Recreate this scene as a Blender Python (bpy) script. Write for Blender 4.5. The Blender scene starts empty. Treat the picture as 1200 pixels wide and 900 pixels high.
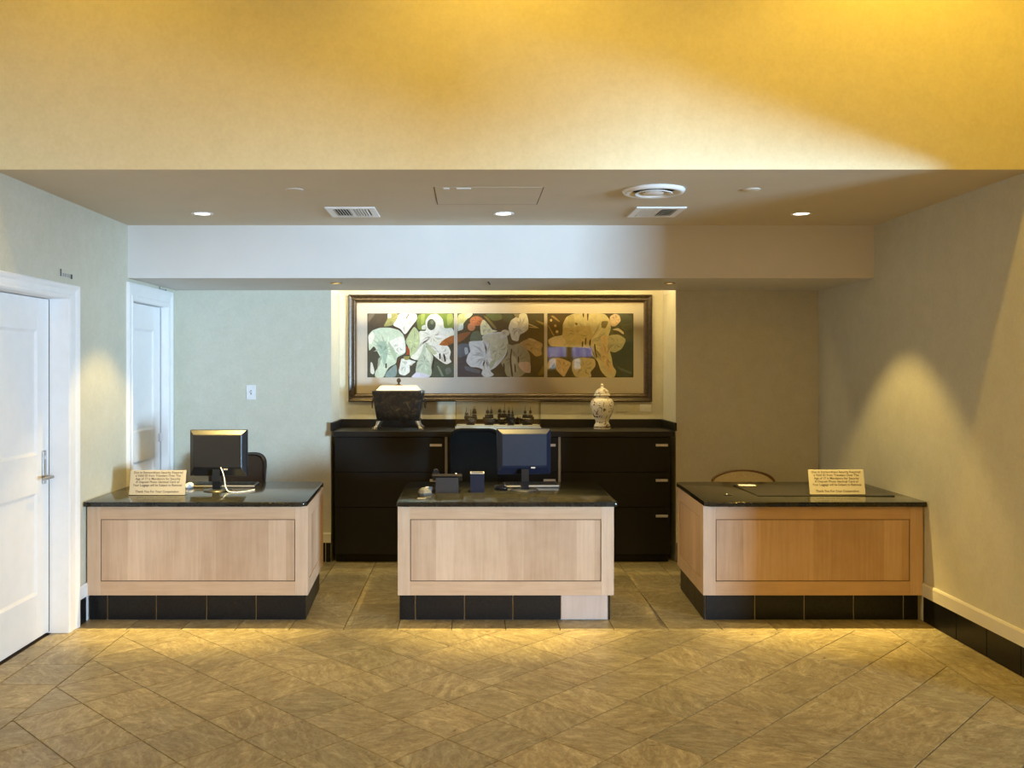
import bpy, bmesh, math, random
from mathutils import Vector, Matrix

random.seed(7)
scn = bpy.context.scene
C = scn.collection
PI = math.pi

# ------------------------------------------------------------------ camera
EYE = 1.66
cam_d = bpy.data.cameras.new('camera')
cam_d.sensor_width = 36.0
cam_d.lens = 1066.0 / 1200.0 * 36.0
cam_d.shift_x = 0.040
cam_d.shift_y = -20.0 / 1200.0
cam_d.clip_end = 100
cam = bpy.data.objects.new('camera', cam_d)
cam.location = (0, 0, EYE)
cam.rotation_euler = (PI / 2, 0, 0)
C.objects.link(cam)
scn.camera = cam

# ------------------------------------------------------------------ world and exposure
w = bpy.data.worlds.new('world')
scn.world = w
w.use_nodes = True
w.node_tree.nodes['Background'].inputs[0].default_value = (0.55, 0.7, 1.0, 1)
w.node_tree.nodes['Background'].inputs[1].default_value = 0.3
scn.view_settings.view_transform = 'Standard'
scn.view_settings.look = 'None'
scn.view_settings.gamma = 1.0
scn.view_settings.exposure = 0.45
scn.view_settings.use_curve_mapping = False

DAY = (0.47, 0.72, 1.0)
WARM = (1.0, 0.60, 0.05)
WARM2 = (1.0, 0.71, 0.22)


def lamp(name, kind, loc, energy, color, target=None, **kw):
    d = bpy.data.lights.new(name, kind)
    d.energy = energy
    d.color = color
    for k, v in kw.items():
        setattr(d, k, v)
    o = bpy.data.objects.new(name, d)
    o.location = loc
    if target is not None:
        o.rotation_euler = (Vector(target) - Vector(loc)).to_track_quat('-Z', 'Y').to_euler()
    C.objects.link(o)
    return o


# daylight entering through the low glazing of the lobby entrance behind and to the right of the camera
lamp('entrance_daylight', 'AREA', (9.3, -4.80, 1.2), 345, DAY, target=(-0.7, 5.8, 1.9),
     shape='RECTANGLE', size=2.0, size_y=2.0, spread=math.radians(70))

# ------------------------------------------------------------------ materials
MATS = {}


def lin(c):
    return tuple(((v / 255.0) / 12.92 if v / 255.0 <= 0.04045 else ((v / 255.0 + 0.055) / 1.055) ** 2.4) for v in c)


class NT:
    def __init__(self, name):
        self.m = bpy.data.materials.new(name)
        self.m.use_nodes = True
        self.t = self.m.node_tree
        self.b = self.t.nodes['Principled BSDF']
        MATS[name] = self.m

    def n(self, typ, **kw):
        nd = self.t.nodes.new(typ)
        for k, v in kw.items():
            setattr(nd, k, v)
        return nd

    def link(self, a, b):
        self.t.links.new(a, b)

    def coords(self, scale=(1, 1, 1), rot=(0, 0, 0), kind='Object', rnd=0):
        tc = self.n('ShaderNodeTexCoord')
        mp = self.n('ShaderNodeMapping')
        mp.inputs['Scale'].default_value = scale
        mp.inputs['Rotation'].default_value = rot
        self.link(tc.outputs[kind], mp.inputs['Vector'])
        if rnd:
            oi = self.n('ShaderNodeObjectInfo')
            mu = self.n('ShaderNodeMath', operation='MULTIPLY')
            mu.inputs[1].default_value = rnd
            self.link(oi.outputs['Random'], mu.inputs[0])
            self.link(mu.outputs[0], mp.inputs['Location'])
        return mp.outputs['Vector']

    def noise(self, vec, scale, detail=4, rough=0.55, dist=0.0):
        nz = self.n('ShaderNodeTexNoise')
        nz.inputs['Scale'].default_value = scale
        nz.inputs['Detail'].default_value = detail
        nz.inputs['Roughness'].default_value = rough
        nz.inputs['Distortion'].default_value = dist
        self.link(vec, nz.inputs['Vector'])
        return nz.outputs['Fac']

    def ramp(self, fac, stops):
        r = self.n('ShaderNodeValToRGB')
        els = r.color_ramp.elements
        els[0].position, els[0].color = stops[0][0], (*stops[0][1], 1)
        els[1].position, els[1].color = stops[-1][0], (*stops[-1][1], 1)
        for p, c in stops[1:-1]:
            e = els.new(p)
            e.color = (*c, 1)
        self.link(fac, r.inputs[0])
        return r.outputs[0]

    def mix(self, fac, a, b, mode='MIX'):
        mx = self.n('ShaderNodeMix', data_type='RGBA', blend_type=mode)
        for i, v in ((0, fac), (6, a), (7, b)):
            if isinstance(v, (int, float)):
                mx.inputs[i].default_value = v
            elif isinstance(v, tuple):
                mx.inputs[i].default_value = (*v, 1)
            else:
                self.link(v, mx.inputs[i])
        return mx.outputs[2]

    def bump(self, fac, strength=0.2, dist=0.01):
        b = self.n('ShaderNodeBump')
        b.inputs['Strength'].default_value = strength
        b.inputs['Distance'].default_value = dist
        self.link(fac, b.inputs['Height'])
        self.link(b.outputs[0], self.b.inputs['Normal'])

    def set(self, color=None, rough=None, metal=None, spec=None, coat=None, emit=None, estr=0):
        B = self.b
        if color is not None:
            if isinstance(color, tuple):
                B.inputs['Base Color'].default_value = (*color, 1)
            else:
                self.link(color, B.inputs['Base Color'])
        if rough is not None:
            if isinstance(rough, (int, float)):
                B.inputs['Roughness'].default_value = rough
            else:
                self.link(rough, B.inputs['Roughness'])
        if metal is not None:
            B.inputs['Metallic'].default_value = metal
        if spec is not None:
            B.inputs['Specular IOR Level'].default_value = spec
        if coat is not None:
            B.inputs['Coat Weight'].default_value = coat
        if emit is not None:
            B.inputs['Emission Color'].default_value = (*emit, 1)
            B.inputs['Emission Strength'].default_value = estr
        return self.m


def plain(name, color, rough=0.5, metal=0.0, var=0.06, scale=40, spec=None, bump=0.0, coat=None):
    if name in MATS:
        return MATS[name]
    t = NT(name)
    v = t.coords()
    f = t.noise(v, scale, 3)
    a = tuple(max(0, c * (1 - var)) for c in color)
    b = tuple(min(1, c * (1 + var)) for c in color)
    t.set(t.ramp(f, [(0.3, a), (0.7, b)]), rough, metal, spec, coat)
    if bump:
        t.bump(f, bump, 0.003)
    return t.m


def wallpaper(name, c1, c2, rough=0.6):
    t = NT(name)
    v = t.coords()
    f1 = t.noise(v, 9, 6, 0.65, 0.3)
    f2 = t.noise(v, 55, 3)
    base = t.ramp(f1, [(0.33, c1), (0.68, c2)])
    base = t.mix(0.25, base, t.ramp(f2, [(0.35, tuple(x * 0.93 for x in c1)), (0.65, tuple(min(1, x * 1.05) for x in c2))]))
    t.set(base, rough, spec=0.3)
    t.bump(f2, 0.06, 0.002)
    return t.m


M_WALL = wallpaper('wallpaper', (0.585, 0.56, 0.445), (0.64, 0.615, 0.50))
M_HEAD = wallpaper('header_paint', (0.70, 0.66, 0.46), (0.76, 0.72, 0.52))
M_SOFFIT = plain('soffit_paint', (0.66, 0.58, 0.45), 0.8, var=0.02, scale=3)
M_BULK = plain('bulkhead_paint', (0.72, 0.69, 0.65), 0.75, var=0.02, scale=3)
M_WHITE = plain('white_trim_paint', (0.87, 0.86, 0.85), 0.35, var=0.02, scale=12)
M_CREAM = plain('cream_baseboard', (0.74, 0.71, 0.62), 0.4, var=0.02, scale=12)
M_GAP = plain('shadow_gap', (0.02, 0.022, 0.025), 0.8)

# stone tile
t = NT('stone_tile')
vr0 = t.coords(rnd=37.0)
vrn = t.n('ShaderNodeVectorRotate', rotation_type='Z_AXIS')
oir = t.n('ShaderNodeObjectInfo')
mr = t.n('ShaderNodeMath', operation='MULTIPLY')
mr.inputs[1].default_value = 211.0
t.link(oir.outputs['Random'], mr.inputs[0])
t.link(vr0, vrn.inputs['Vector'])
t.link(mr.outputs[0], vrn.inputs['Angle'])
mps = t.n('ShaderNodeMapping')
mps.inputs['Scale'].default_value = (1.0, 2.3, 1.0)
t.link(vrn.outputs['Vector'], mps.inputs['Vector'])
v = mps.outputs['Vector']
f1 = t.noise(v, 4.0, 9, 0.68, 1.8)
f2 = t.noise(v, 13, 7, 0.7, 1.2)
v3 = t.coords(rnd=53.0)
f3 = t.noise(v3, 13, 5, 0.68, 1.0)
f4 = t.noise(v3, 5, 5, 0.6)
f5 = t.noise(v3, 90, 3, 0.6)
base = t.ramp(f1, [(0.36, (0.17, 0.13, 0.075)), (0.46, (0.265, 0.22, 0.13)), (0.56, (0.345, 0.295, 0.18)), (0.66, (0.58, 0.51, 0.35))])
base = t.mix(0.40, base, t.ramp(f2, [(0.38, (0.17, 0.13, 0.07)), (0.5, (0.32, 0.27, 0.16)), (0.62, (0.58, 0.51, 0.355))]))
base = t.mix(0.18, base, t.ramp(f5, [(0.35, (0.15, 0.12, 0.07)), (0.65, (0.50, 0.44, 0.30))]))
oi = t.n('ShaderNodeObjectInfo')
tint = t.ramp(oi.outputs['Random'], [(0.0, (0.88, 0.89, 0.90)), (0.5, (0.97, 0.965, 0.95)), (1.0, (1.08, 1.06, 1.02))])
base = t.mix(1.0, base, tint, 'MULTIPLY')
spots = t.ramp(f3, [(0.63, (0, 0, 0)), (0.73, (0.9, 0.9, 0.9))])
base = t.mix(spots, base, (0.085, 0.05, 0.025))
rg = t.ramp(f4, [(0.3, (0.34, 0.34, 0.34)), (0.7, (0.48, 0.48, 0.48))])
M_STONE = t.set(base, rg, spec=0.35)
M_GROUT = plain('floor_grout', (0.10, 0.075, 0.045), 0.9)

# black base tile
t = NT('black_tile')
v = t.coords(rnd=11.0)
f = t.noise(v, 60, 5, 0.7)
M_BTILE = t.set(t.ramp(f, [(0.35, (0.004, 0.004, 0.005)), (0.75, (0.014, 0.0145, 0.016))]), 0.35, spec=0.3)
M_BGROUT = plain('base_grout', (0.42, 0.41, 0.40), 0.8)

# dark granite
t = NT('dark_granite')
v = t.coords()
f = t.noise(v, 130, 6, 0.75)
f2 = t.noise(v, 24, 4, 0.7)
g = t.ramp(f, [(0.35, (0.004, 0.004, 0.003)), (0.60, (0.018, 0.018, 0.015)), (0.78, (0.075, 0.07, 0.055))])
M_GRANITE = t.set(t.mix(0.35, g, t.ramp(f2, [(0.4, (0.008, 0.008, 0.007)), (0.7, (0.055, 0.055, 0.045))])), 0.13, spec=0.5)


def wood(name, c1, c2, band=0.0, horiz=False, rough=0.42):
    t = NT(name)
    sc = (3.0, 3.0, 45.0) if horiz else (45.0, 45.0, 2.6)
    v = t.coords(scale=sc, rnd=7.0) if not horiz else t.coords(scale=(2.6, 45, 45), rnd=7.0)
    f = t.noise(v, 1.0, 5, 0.6, 0.4)
    base = t.ramp(f, [(0.25, c1), (0.75, c2)])
    if band:
        tc = t.n('ShaderNodeTexCoord')
        sx = t.n('ShaderNodeSeparateXYZ')
        t.link(tc.outputs['Object'], sx.inputs[0])
        ad = t.n('ShaderNodeMath', operation='ADD')
        t.link(sx.outputs[0], ad.inputs[0])
        t.link(sx.outputs[1], ad.inputs[1])
        mu = t.n('ShaderNodeMath', operation='MULTIPLY')
        mu.inputs[1].default_value = 1.0 / band
        t.link(ad.outputs[0], mu.inputs[0])
        fl = t.n('ShaderNodeMath', operation='FLOOR')
        t.link(mu.outputs[0], fl.inputs[0])
        wn = t.n('ShaderNodeTexWhiteNoise', noise_dimensions='1D')
        t.link(fl.outputs[0], wn.inputs['W'])
        bc = t.ramp(wn.outputs['Value'], [(0.1, (0.80, 0.73, 0.66)), (0.9, (1.14, 1.13, 1.12))])
        base = t.mix(1.0, base, bc, 'MULTIPLY')
    v2 = t.coords(rnd=3.0)
    f2 = t.noise(v2, 7, 3)
    base = t.mix(0.22, base, t.ramp(f2, [(0.3, tuple(x * 0.85 for x in c1)), (0.7, c2)]))
    t.set(base, rough, spec=0.4)
    return t.m


MC1, MC2 = (0.52, 0.35, 0.225), (0.66, 0.475, 0.33)
M_MAPLE = wood('maple_panel', MC1, MC2, band=0.115)
M_MAPLE_V = wood('maple_stile', MC1, MC2)
M_MAPLE_H = wood('maple_rail', (0.50, 0.32, 0.19), (0.62, 0.42, 0.27), horiz=True)
M_WOODBARE = wood('bare_wood', (0.50, 0.37, 0.29), (0.60, 0.46, 0.38))
M_GROOVE = plain('maple_groove', (0.10, 0.05, 0.025), 0.7)
M_BLACKLAM = plain('black_laminate', (0.010, 0.009, 0.0075), 0.45, spec=0.25)
M_BLACKTOP = plain('black_worktop', (0.012, 0.011, 0.010), 0.4, spec=0.3)
M_ALU = plain('brushed_aluminium', (0.68, 0.68, 0.70), 0.38, metal=0.6)
M_STEEL = plain('satin_steel', (0.46, 0.45, 0.44), 0.35, metal=0.9)
M_STRIP = plain('grey_filler', (0.36, 0.33, 0.28), 0.5)
M_PLASTIC = plain('black_plastic', (0.010, 0.0105, 0.013), 0.36, spec=0.5)
M_PLASTIC2 = plain('black_gloss_plastic', (0.006, 0.008, 0.012), 0.2, spec=0.6)
M_DAYTINT = plain('day_tinted_black_plastic', (0.006, 0.009, 0.024), 0.50, spec=0.25)  # black plastic with reflected blue daylight put into its colour
M_SCREEN = plain('dark_screen', (0.01, 0.011, 0.014), 0.12)
M_GREYPL = plain('grey_plastic', (0.30, 0.30, 0.31), 0.5)
M_WHITEPL = plain('white_plastic', (0.80, 0.80, 0.80), 0.4)
M_LEATHER = plain('brown_leather', (0.022, 0.014, 0.011), 0.35, bump=0.2, scale=120)
M_BLACKFAB = plain('black_fabric', (0.005, 0.005, 0.0045), 0.9, spec=0.15)
M_DKWOOD = plain('dark_wood', (0.10, 0.045, 0.018), 0.4)
M_WEAVE = plain('tan_weave', (0.36, 0.29, 0.19), 0.8, var=0.25, scale=160)
M_PAPER = plain('cream_card', (0.35, 0.32, 0.265), 0.7, var=0.02)
M_INK = plain('brown_black_ink', (0.05, 0.035, 0.03), 0.8)
M_FRAME = plain('dark_bronze_frame', (0.045, 0.030, 0.016), 0.32, metal=0.35, var=0.5, scale=60)
M_FRAMEIN = plain('gilt_frame_lip', (0.16, 0.115, 0.06), 0.4, metal=0.5)
M_MAT = plain('mount_board', (0.62, 0.575, 0.50), 0.8, var=0.015)
M_BEVEL = plain('mount_bevel', (0.82, 0.80, 0.74), 0.7)
M_LACQ = None
M_BRONZE = plain('dark_bronze', (0.060, 0.042, 0.025), 0.45, metal=0.6, var=0.4, scale=90)
M_GOLD = plain('aged_gilt', (0.55, 0.47, 0.34), 0.35, metal=0.8, var=0.3, scale=90)
M_LIDSHINE = plain('lid_shine_colour', (0.86, 0.84, 0.76), 0.3, var=0.02)  # pale colour paints the bright reflection on the lacquered lid
M_CASEBASE = plain('pale_case_base', (0.86, 0.79, 0.62), 0.5, var=0.03)
M_BRASS = plain('brass', (0.5, 0.33, 0.1), 0.35, metal=0.9)

# black lacquer with a faint painted scene
t = NT('painted_black_lacquer')
v = t.coords()
f = t.noise(v, 22, 5, 0.65, 1.2)
M_LACQ = t.set(t.ramp(f, [(0.46, (0.010, 0.009, 0.008)), (0.60, (0.035, 0.024, 0.012)), (0.72, (0.10, 0.055, 0.035))]), 0.28)

# porcelain with painted branches
t = NT('painted_porcelain')
v = t.coords()
f = t.noise(v, 24, 4, 0.55, 1.6)
f2 = t.noise(v, 15, 3, 0.5, 0.6)
msk = t.ramp(f, [(0.55, (0, 0, 0)), (0.60, (1, 1, 1))])
pc = t.ramp(f2, [(0.4, (0.11, 0.10, 0.045)), (0.6, (0.20, 0.085, 0.05))])
M_PORC = t.set(t.mix(msk, (0.78, 0.74, 0.66), pc), 0.18)
M_PORCW = plain('plain_porcelain', (0.78, 0.74, 0.66), 0.2)


def clear_glass(name, rough, fres=1.45, tint=(1, 1, 1)):
    m = bpy.data.materials.new(name)
    m.use_nodes = True
    nt = m.node_tree
    nt.nodes.remove(nt.nodes['Principled BSDF'])
    out = nt.nodes['Material Output']
    tr = nt.nodes.new('ShaderNodeBsdfTransparent')
    tr.inputs[0].default_value = (*tint, 1)
    gl = nt.nodes.new('ShaderNodeBsdfGlossy')
    gl.inputs['Roughness'].default_value = rough
    fr = nt.nodes.new('ShaderNodeFresnel')
    fr.inputs['IOR'].default_value = fres
    mx = nt.nodes.new('ShaderNodeMixShader')
    nt.links.new(fr.outputs[0], mx.inputs[0])
    nt.links.new(tr.outputs[0], mx.inputs[1])
    nt.links.new(gl.outputs[0], mx.inputs[2])
    nt.links.new(mx.outputs[0], out.inputs[0])
    MATS[name] = m
    return m


M_GLASS = clear_glass('picture_glass', 0.02)
M_ACRYLIC = clear_glass('clear_acrylic', 0.03, 1.40, (0.97, 0.98, 0.97))


def emissive(name, color, strength, var=False):
    t = NT(name)
    v = t.coords()
    f = t.noise(v, 5, 2)
    t.set((0.6, 0.6, 0.6), 0.5, emit=color, estr=strength)
    if var:
        f = t.noise(t.coords(scale=(3.2, 1, 0.6)), 3.5, 4, 0.7)
        t.link(t.ramp(f, [(0.36, tuple(0.25 * c for c in color)), (0.5, color), (0.66, (0.75, 0.8, 1.0))]), t.b.inputs['Emission Color'])
    return t.m


M_LAMP = emissive('lit_lamp', (1.0, 0.88, 0.72), 6.0)
M_LAMP_DIM = emissive('lit_niche_lamp', (1.0, 0.85, 0.5), 2.0)
M_WINLIT = emissive('daylit_pane', (0.20, 0.20, 0.95), 2.6, True)
M_WINLIT2 = emissive('daylit_pane_pale', (0.55, 0.85, 1.0), 2.4, True)


def flat(col, gloss=0.75):
    """flat print colour (sRGB 0-255) with a little brushy variation"""
    key = 'print_%d_%d_%d' % col
    return plain(key, lin(col), gloss, var=0.10, scale=35)


# ------------------------------------------------------------------ mesh helpers
class MB:
    def __init__(self):
        self.bm = bmesh.new()

    def box(self, x0, x1, y0, y1, z0, z1, bev=0.0, seg=1, mi=0):
        vs = [self.bm.verts.new(p) for p in ((x0, y0, z0), (x1, y0, z0), (x1, y1, z0), (x0, y1, z0),
                                              (x0, y0, z1), (x1, y0, z1), (x1, y1, z1), (x0, y1, z1))]
        fs = [self.bm.faces.new([vs[i] for i in q]) for q in
              ((3, 2, 1, 0), (4, 5, 6, 7), (0, 1, 5, 4), (1, 2, 6, 5), (2, 3, 7, 6), (3, 0, 4, 7))]
        for f in fs:
            f.material_index = mi
        if bev:
            es = list({e for f in fs for e in f.edges})
            r = bmesh.ops.bevel(self.bm, geom=es, offset=bev, segments=seg, profile=0.5, affect='EDGES')
            for f in r['faces']:
                f.material_index = mi
        return self

    def prism(self, pts, z0, z1, bev=0.0, seg=1, axis='z'):
        """extrude a 2-D outline; axis z: (x,y), axis y: (x,z) along y, axis x: (y,z) along x"""
        def P(p, h):
            if axis == 'z':
                return (p[0], p[1], h)
            if axis == 'y':
                return (p[0], h, p[1])
            return (h, p[0], p[1])
        a = [self.bm.verts.new(P(p, z0)) for p in pts]
        b = [self.bm.verts.new(P(p, z1)) for p in pts]
        n = len(pts)
        fs = [self.bm.faces.new(list(reversed(a))), self.bm.faces.new(b)]
        for i in range(n):
            fs.append(self.bm.faces.new([a[i], a[(i + 1) % n], b[(i + 1) % n], b[i]]))
        if bev:
            es = list({e for f in fs[:2] for e in f.edges})
            bmesh.ops.bevel(self.bm, geom=es, offset=bev, segments=seg, profile=0.5, affect='EDGES')
        return self

    def loft(self, rings, cap=True):
        """rings: lists of equal length of 3-D points"""
        vr = [[self.bm.verts.new(p) for p in r] for r in rings]
        n = len(vr[0])
        for a, b in zip(vr[:-1], vr[1:]):
            for i in range(n):
                self.bm.faces.new([a[i], a[(i + 1) % n], b[(i + 1) % n], b[i]])
        if cap:
            self.bm.faces.new(list(reversed(vr[0])))
            self.bm.faces.new(vr[-1])
        return self

    def lathe(self, prof, seg=24, c=(0, 0, 0), cap=True):
        rings = []
        for r, z in prof:
            rings.append([(c[0] + r * math.cos(2 * PI * i / seg), c[1] + r * math.sin(2 * PI * i / seg), c[2] + z) for i in range(seg)])
        return self.loft(rings, cap)

    def tube(self, pts, r, seg=8):
        pts = [Vector(p) for p in pts]
        rs = r if isinstance(r, (list, tuple)) else [r] * len(pts)
        rings = []
        up = Vector((0.13, 0.29, 1)).normalized()
        for i, p in enumerate(pts):
            d = (pts[min(i + 1, len(pts) - 1)] - pts[max(i - 1, 0)]).normalized()
            a = d.cross(up)
            if a.length < 1e-3:
                a = d.cross(Vector((1, 0, 0)))
            a.normalize()
            b = d.cross(a).normalized()
            rings.append([p + (a * math.cos(2 * PI * k / seg) + b * math.sin(2 * PI * k / seg)) * rs[i] for k in range(seg)])
        return self.loft(rings)

    def poly(self, pts):
        self.bm.faces.new([self.bm.verts.new(p) for p in pts])
        return self

    def mesh(self, name, mats, shift=None, smooth=False):
        bmesh.ops.recalc_face_normals(self.bm, faces=self.bm.faces)
        if shift is not None:
            bmesh.ops.translate(self.bm, verts=self.bm.verts, vec=Vector(shift))
        me = bpy.data.meshes.new(name)
        self.bm.to_mesh(me)
        self.bm.free()
        for m in (mats if isinstance(mats, (list, tuple)) else [mats]):
            me.materials.append(m)
        if smooth:
            for p in me.polygons:
                p.use_smooth = True
            try:
                me.set_sharp_from_angle(angle=math.radians(40))
            except Exception:
                pass
        return me


ABS = {}


def put(name, me, parent=None, loc=(0, 0, 0), rot=(0, 0, 0)):
    o = bpy.data.objects.new(name, me)
    o.location = loc
    o.rotation_euler = rot
    C.objects.link(o)
    if parent is not None:
        o.parent = parent
    base = ABS.get(parent.name, Vector((0, 0, 0))) if parent is not None else Vector((0, 0, 0))
    ABS[o.name] = base + Vector(loc)
    return o


def part(name, mb, mat, parent, smooth=False, world=True):
    """mesh whose points are given in world space (parent unrotated) or, world=False, in the parent's space"""
    sh = -ABS[parent.name] if world else None
    return put(name, mb.mesh(name, mat, sh, smooth), parent)


def tag(o, label, cat, group=None, kind=None):
    o['label'] = label
    o['category'] = cat
    if group:
        o['group'] = group
    if kind:
        o['kind'] = kind
    return o


def thing(name, label, cat, loc, rz=0.0, group=None):
    o = put(name, None, None, loc, (0, 0, rz))
    o.empty_display_size = 0.05
    return tag(o, label, cat, group)


def struct(name, mb, mat, label=None, cat=None, smooth=False):
    o = put(name, mb.mesh(name, mat, None, smooth))
    o['kind'] = 'structure'
    if label:
        o['label'] = label
        o['category'] = cat
    return o


def solo(name, mb, mat, label, cat, loc, group=None, smooth=False, rz=0.0, world=True):
    o = put(name, mb.mesh(name, mat, -Vector(loc) if world else None, smooth), None, loc, (0, 0, rz))
    return tag(o, label, cat, group)


def copy_tree(o, parent=None):
    c = o.copy()
    C.objects.link(c)
    c.parent = parent
    for ch in o.children:
        copy_tree(ch, c)
    return c


# ------------------------------------------------------------------ dimensions (metres)
XL, XR = -2.52, 2.96          # side walls
YH, YB = 4.79, 6.68           # header face, bulkhead face
ZS, ZB = 2.70, 2.312          # soffit height, bulkhead underside
YW, YA = 7.75, 8.26           # back wall, alcove back wall
AXL, AXR = -1.192, 1.745      # alcove sides
ZC = 4.6                      # lobby ceiling
YR = -5.0                     # rear wall of the lobby
XF = 12.0                     # far right wall of the lobby
YE = 4.10                     # where the right wall starts (lobby opening in front of it)
ZO = 2.58                     # head of the opening

# ------------------------------------------------------------------ room shell
D1Y0, D1Y1, D1Z = 4.74, 5.676, 2.086
D2Y0, D2Y1, D2Z = 6.76, 7.53, 2.155
m = MB()
m.box(XL - 0.2, XL, YR, D1Y0, 0, ZC).box(XL - 0.2, XL, D1Y0, D1Y1, D1Z, ZC)
m.box(XL - 0.2, XL, D1Y1, D2Y0, 0, ZC).box(XL - 0.2, XL, D2Y0, D2Y1, D2Z, ZC).box(XL - 0.2, XL, D2Y1, YA + 0.14, 0, ZC)
struct('wall_left', m, M_WALL, 'pale papered wall with two white doors', 'wall')
m = MB()
m.box(XR, XR + 0.2, YE, YA + 0.14, 0, ZC).box(XR, XR + 0.2, YR, YE, ZO, ZC).box(XR, XR + 0.2, YR, 1.9, 2.15, ZO)  # last box: unseen lower head added to keep daylight off the header's left
struct('wall_right', m, M_WALL, 'papered wall with a lamp glow beside the last desk', 'wall')
m = MB()
m.box(XL, AXL, YW, YA + 0.14, 0, ZB).box(AXR, XR, YW, YA + 0.14, 0, ZB)
m.box(AXL, AXR, YA, YA + 0.14, 0, 2.46)
struct('wall_back', m, M_WALL, 'papered back wall with a shallow alcove in the middle', 'wall')
m = MB().box(XL, XR, YH, YH + 0.12, ZS, ZC)
struct('wall_header', m, M_HEAD, 'tall golden wall area above the lowered ceiling', 'wall')
m = MB().box(XL, XR, YH + 0.12, YB, ZS, ZS + 0.12)
m.box(XL, XR, YH, YH + 0.12, ZS - 0.0005, ZS)
struct('ceiling_soffit', m, M_SOFFIT, 'lowered taupe ceiling over the desks', 'ceiling')
m = MB().box(XL, XR, YB, YW, ZB, ZS + 0.12).box(XL, AXL, YW, YA + 0.14, ZB, ZS).box(AXR, XR, YW, YA + 0.14, ZB, ZS)
m.box(AXL, AXR, YW, YA + 0.14, 2.46, ZS)
struct('ceiling_bulkhead', m, M_BULK, 'dropped white beam across the room above the back wall', 'ceiling')
struct('ceiling', MB().box(XL, XF, YR, YH, ZC, ZC + 0.1), M_BULK, 'high lobby ceiling', 'ceiling')
m = MB()
gx0, gx1, gz0, gz1 = 8.2, 10.4, 0.03, 2.3
m.box(XL, gx0, YR - 0.2, YR, 0, ZC).box(gx1, XF, YR - 0.2, YR, 0, ZC).box(gx0, gx1, YR - 0.2, YR, gz1, ZC)
m.box(gx0, gx1, YR - 0.2, YR, 0, gz0)
M_TAN = wallpaper('tan_lobby_paper', (0.46, 0.32, 0.17), (0.52, 0.37, 0.20))
struct('wall_rear', m, M_TAN, 'rear lobby wall with entrance glazing', 'wall')
struct('wall_lobby', MB().box(XR + 0.2, XF, YE, YE + 0.2, 0, ZC), M_TAN, 'lobby wall beyond the opening', 'wall')
struct('wall_far', MB().box(XF, XF + 0.2, YR, YE, 0, ZC), M_TAN, 'far side wall of the lobby', 'wall')

# entrance glazing and two small bright windows in the rear wall (the picture glass mirrors them)
g = struct('window_1', MB().box(gx0, gx0 + 0.05, YR - 0.12, YR - 0.04, gz0, gz1).box(gx1 - 0.05, gx1, YR - 0.12, YR - 0.04, gz0, gz1)
           .box(gx0, gx1, YR - 0.12, YR - 0.04, gz1 - 0.05, gz1), M_ALU, 'low entrance glazing of the lobby', 'window')
part('pane', MB().box(gx0 + 0.05, gx1 - 0.05, YR - 0.09, YR - 0.08, gz0, gz1 - 0.05), M_ACRYLIC, g)
for k, (a, b) in enumerate(((1.80, 2.24), (2.38, 2.86))):
    g = struct('window_%d' % (k + 2), MB().box(a - 0.04, b + 0.04, YR, YR + 0.03, 1.58, 1.62).box(a - 0.04, b + 0.04, YR, YR + 0.03, 2.13, 2.17)
               .box(a - 0.04, a, YR, YR + 0.03, 1.62, 2.13).box(b, b + 0.04, YR, YR + 0.03, 1.62, 2.13)
               .box(a, b, YR, YR + 0.03, 1.86, 1.90), M_WHITE, 'small bright window in the rear lobby wall', 'window')
    part('pane', MB().box(a, b, YR + 0.004, YR + 0.012, 1.90, 2.13), M_WINLIT, g)
    part('pane', MB().box(a + 0.05, a + 0.2, YR + 0.004, YR + 0.012, 1.62, 1.86), M_WINLIT2, g)

# ------------------------------------------------------------------ floor of stone tiles
m = MB()
m.box(XL - 0.2, XR + 0.2, 3.1, YA + 0.14, -0.12, -0.012, mi=0)
m.box(XL - 0.2, XF + 0.2, YR - 0.2, 3.1, -0.12, 0.0, mi=1)
m.box(XR + 0.2, XF + 0.2, 3.1, YE + 0.2, -0.12, 0.0, mi=1)
floor = struct('floor', m, [M_GROUT, M_STONE], 'polished beige stone tile floor laid on the diagonal', 'floor')


def clip(poly, ax, lim, keep_less):
    out = []
    n = len(poly)
    for i in range(n):
        a, b = poly[i], poly[(i + 1) % n]
        ia = (a[ax] <= lim) if keep_less else (a[ax] >= lim)
        ib = (b[ax] <= lim) if keep_less else (b[ax] >= lim)
        if ia:
            out.append(a)
        if ia != ib:
            s = (lim - a[ax]) / (b[ax] - a[ax])
            out.append((a[0] + s * (b[0] - a[0]), a[1] + s * (b[1] - a[1])))
    return out


def area(p):
    return 0.5 * abs(sum(p[i][0] * p[(i + 1) % len(p)][1] - p[(i + 1) % len(p)][0] * p[i][1] for i in range(len(p))))


def inset(p, d):
    """shrink a convex polygon by moving each edge inwards"""
    sgn = 1 if sum(p[i][0] * p[(i + 1) % len(p)][1] - p[(i + 1) % len(p)][0] * p[i][1] for i in range(len(p))) > 0 else -1
    n = len(p)
    lines = []
    for i in range(n):
        a, b = Vector(p[i]), Vector(p[(i + 1) % n])
        e = (b - a)
        if e.length < 1e-6:
            continue
        e.normalize()
        nrm = Vector((-e.y, e.x)) * sgn
        lines.append((a + nrm * d, e))
    out = []
    for i in range(len(lines)):
        a, e = lines[i - 1]
        b, g_ = lines[i]
        den = e.x * g_.y - e.y * g_.x
        if abs(den) < 1e-6:
            out.append((b.x, b.y))
            continue
        s = ((b.x - a.x) * g_.y - (b.y - a.y) * g_.x) / den
        q = a + e * s
        out.append((q.x, q.y))
    return out


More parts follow.
